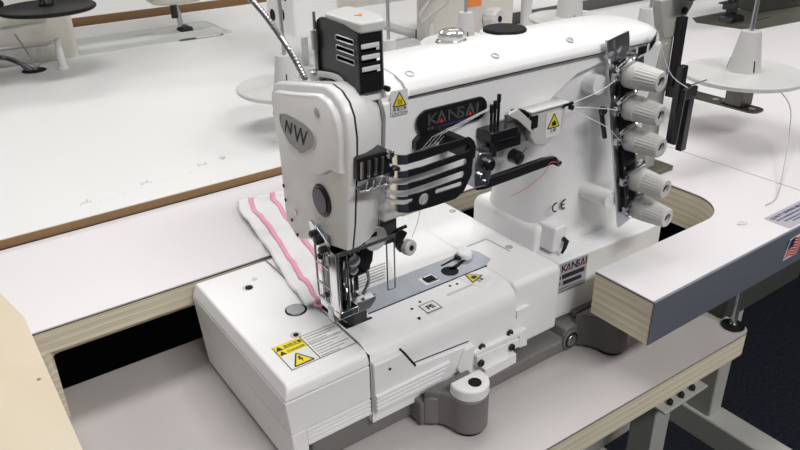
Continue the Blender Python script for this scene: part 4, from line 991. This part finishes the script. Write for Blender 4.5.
# black discs above its column
for c, lab in (((.2370, 1.362, .9215), 'black disc thread holder over the upper left machine, fully in view'), ((.079, 1.362, .9220), 'black disc thread holder cut off by the left edge of the photo')):
    t = holder(c, .078, lab, .1, 0.006, (.012, .012), BLACKM, rod=True)
    obj('holder_arm', tube(B(), [(c[0], c[1], c[2]-.004), (c[0], 1.4695, c[2]-.010)], .004, 8), GREYP, t)
# bobbin post, cable hole
bw = obj('bobbin_post', lathe(B(), (.247, 1.400, .8095), Z, [(0, .0095), (.003, .0095), (.006, .0070), (.044, .0055), (.048, .0065), (.052, .0045), (.052, 0)], 20), WHITE, at=(.247, 1.400, .8095))
tag(bw, 'small white bobbin post standing on the table in front of the upper left machine', 'post')
obj('post_wire', tube(B(), [(.247, 1.400, .826), (.215, 1.412, .822), (.200, 1.418, .8105)], .0016, 6), GREYP, bw)
gr_ = obj('cable_grommet', lathe(B(), (.2015, 1.4175, .8094), Z, [(0, .0205), (.0012, .0205), (.0016, .018), (.0010, 0)], 28), BLACKM, at=(.2015, 1.4175, .8095)); tag(gr_, 'black cable hole in the white table at upper left', 'cable hole')
cb_ = root('cable_bundle', (.2015, 1.4175, .8112), 'grey violet cable bundle bending into the black table hole at upper left', 'cable')
for k, m_ in enumerate((PURP, GINK, PURP, BLACK)):
    d = k*.004
    obj('cable', tube(B(), curve([(.12, 1.455-d, .838+d*.7), (.155, 1.440-d*1.5, .836+d*.4), (.178, 1.432-d, .828), (.192+d*.8, 1.419-d*.4, .8118)]), .0042 if k != 3 else .002, 8), m_, cb_)
obj('stiff_wire', tube(B(), [(.2055, 1.4165, .8112), (.2030, 1.42, .830), (.187, 1.43, .8740)], .0015, 6), GREYP, cb_)

# ------------------------------------------------------------------ machine plates at upper right
M4 = root('sewing_machine', (1.62, .90, .80), 'sewing machine at upper right with olive metal bed plate and black presser foot', 'sewing machine')
obj('bed_plate', prism(B(), [(1.464, .9400), (1.480, .8200), (1.80, .790), (1.85, .955), (1.50, .975)], 'z', .7995, .8010), OLIVE, M4)
obj('bed_plate', prism(B(), [(1.66, .915), (2.05, .865), (2.1, 1.06), (1.70, 1.04)], 'z', .8010, .8028), mat('dark_olive_metal', (.07, .07, .055), .4, .5), M4)
obj('plate_line', box(B(), 1.58, 1.64, .868, .871, .8008, .8014), BLACKM, M4)
nm = obj('needle_bar', tube(B(), [(1.517, .900, .822), (1.523, .902, .91)], .0065, 10), BLACK, M4)
obj('needle_clamp', box(B(), 1.506, 1.529, .892, .91, .828, .842), DSTEEL, nm)
obj('presser_bar', tube(B(), [(1.545, .905, .808), (1.547, .905, .86), (1.55, .906, .91)], .0065, 10), BLACK, M4)
obj('presser_foot', prism(B(), [(1.505, .8011), (1.560, .8011), (1.556, .812), (1.535, .818), (1.51, .812)], 'y', .885, .915), BLACK, M4, .001)
obj('machine_head', loft(B(), [rr3(1.47, 1.62, .86, .96, z, .03) for z in (.90, 1.06)]), IVORY, M4, ang=50)
obj('machine_arm', loft(B(), [rr3(1.55, 2.1, .87, .96, z, .03) for z in (.95, 1.06)]), IVORY, M4, ang=50)
obj('machine_column', loft(B(), [rr3(1.95, 2.14, .87, .98, z, .03) for z in (.8, 1.06)]), IVORY, M4, ang=50)
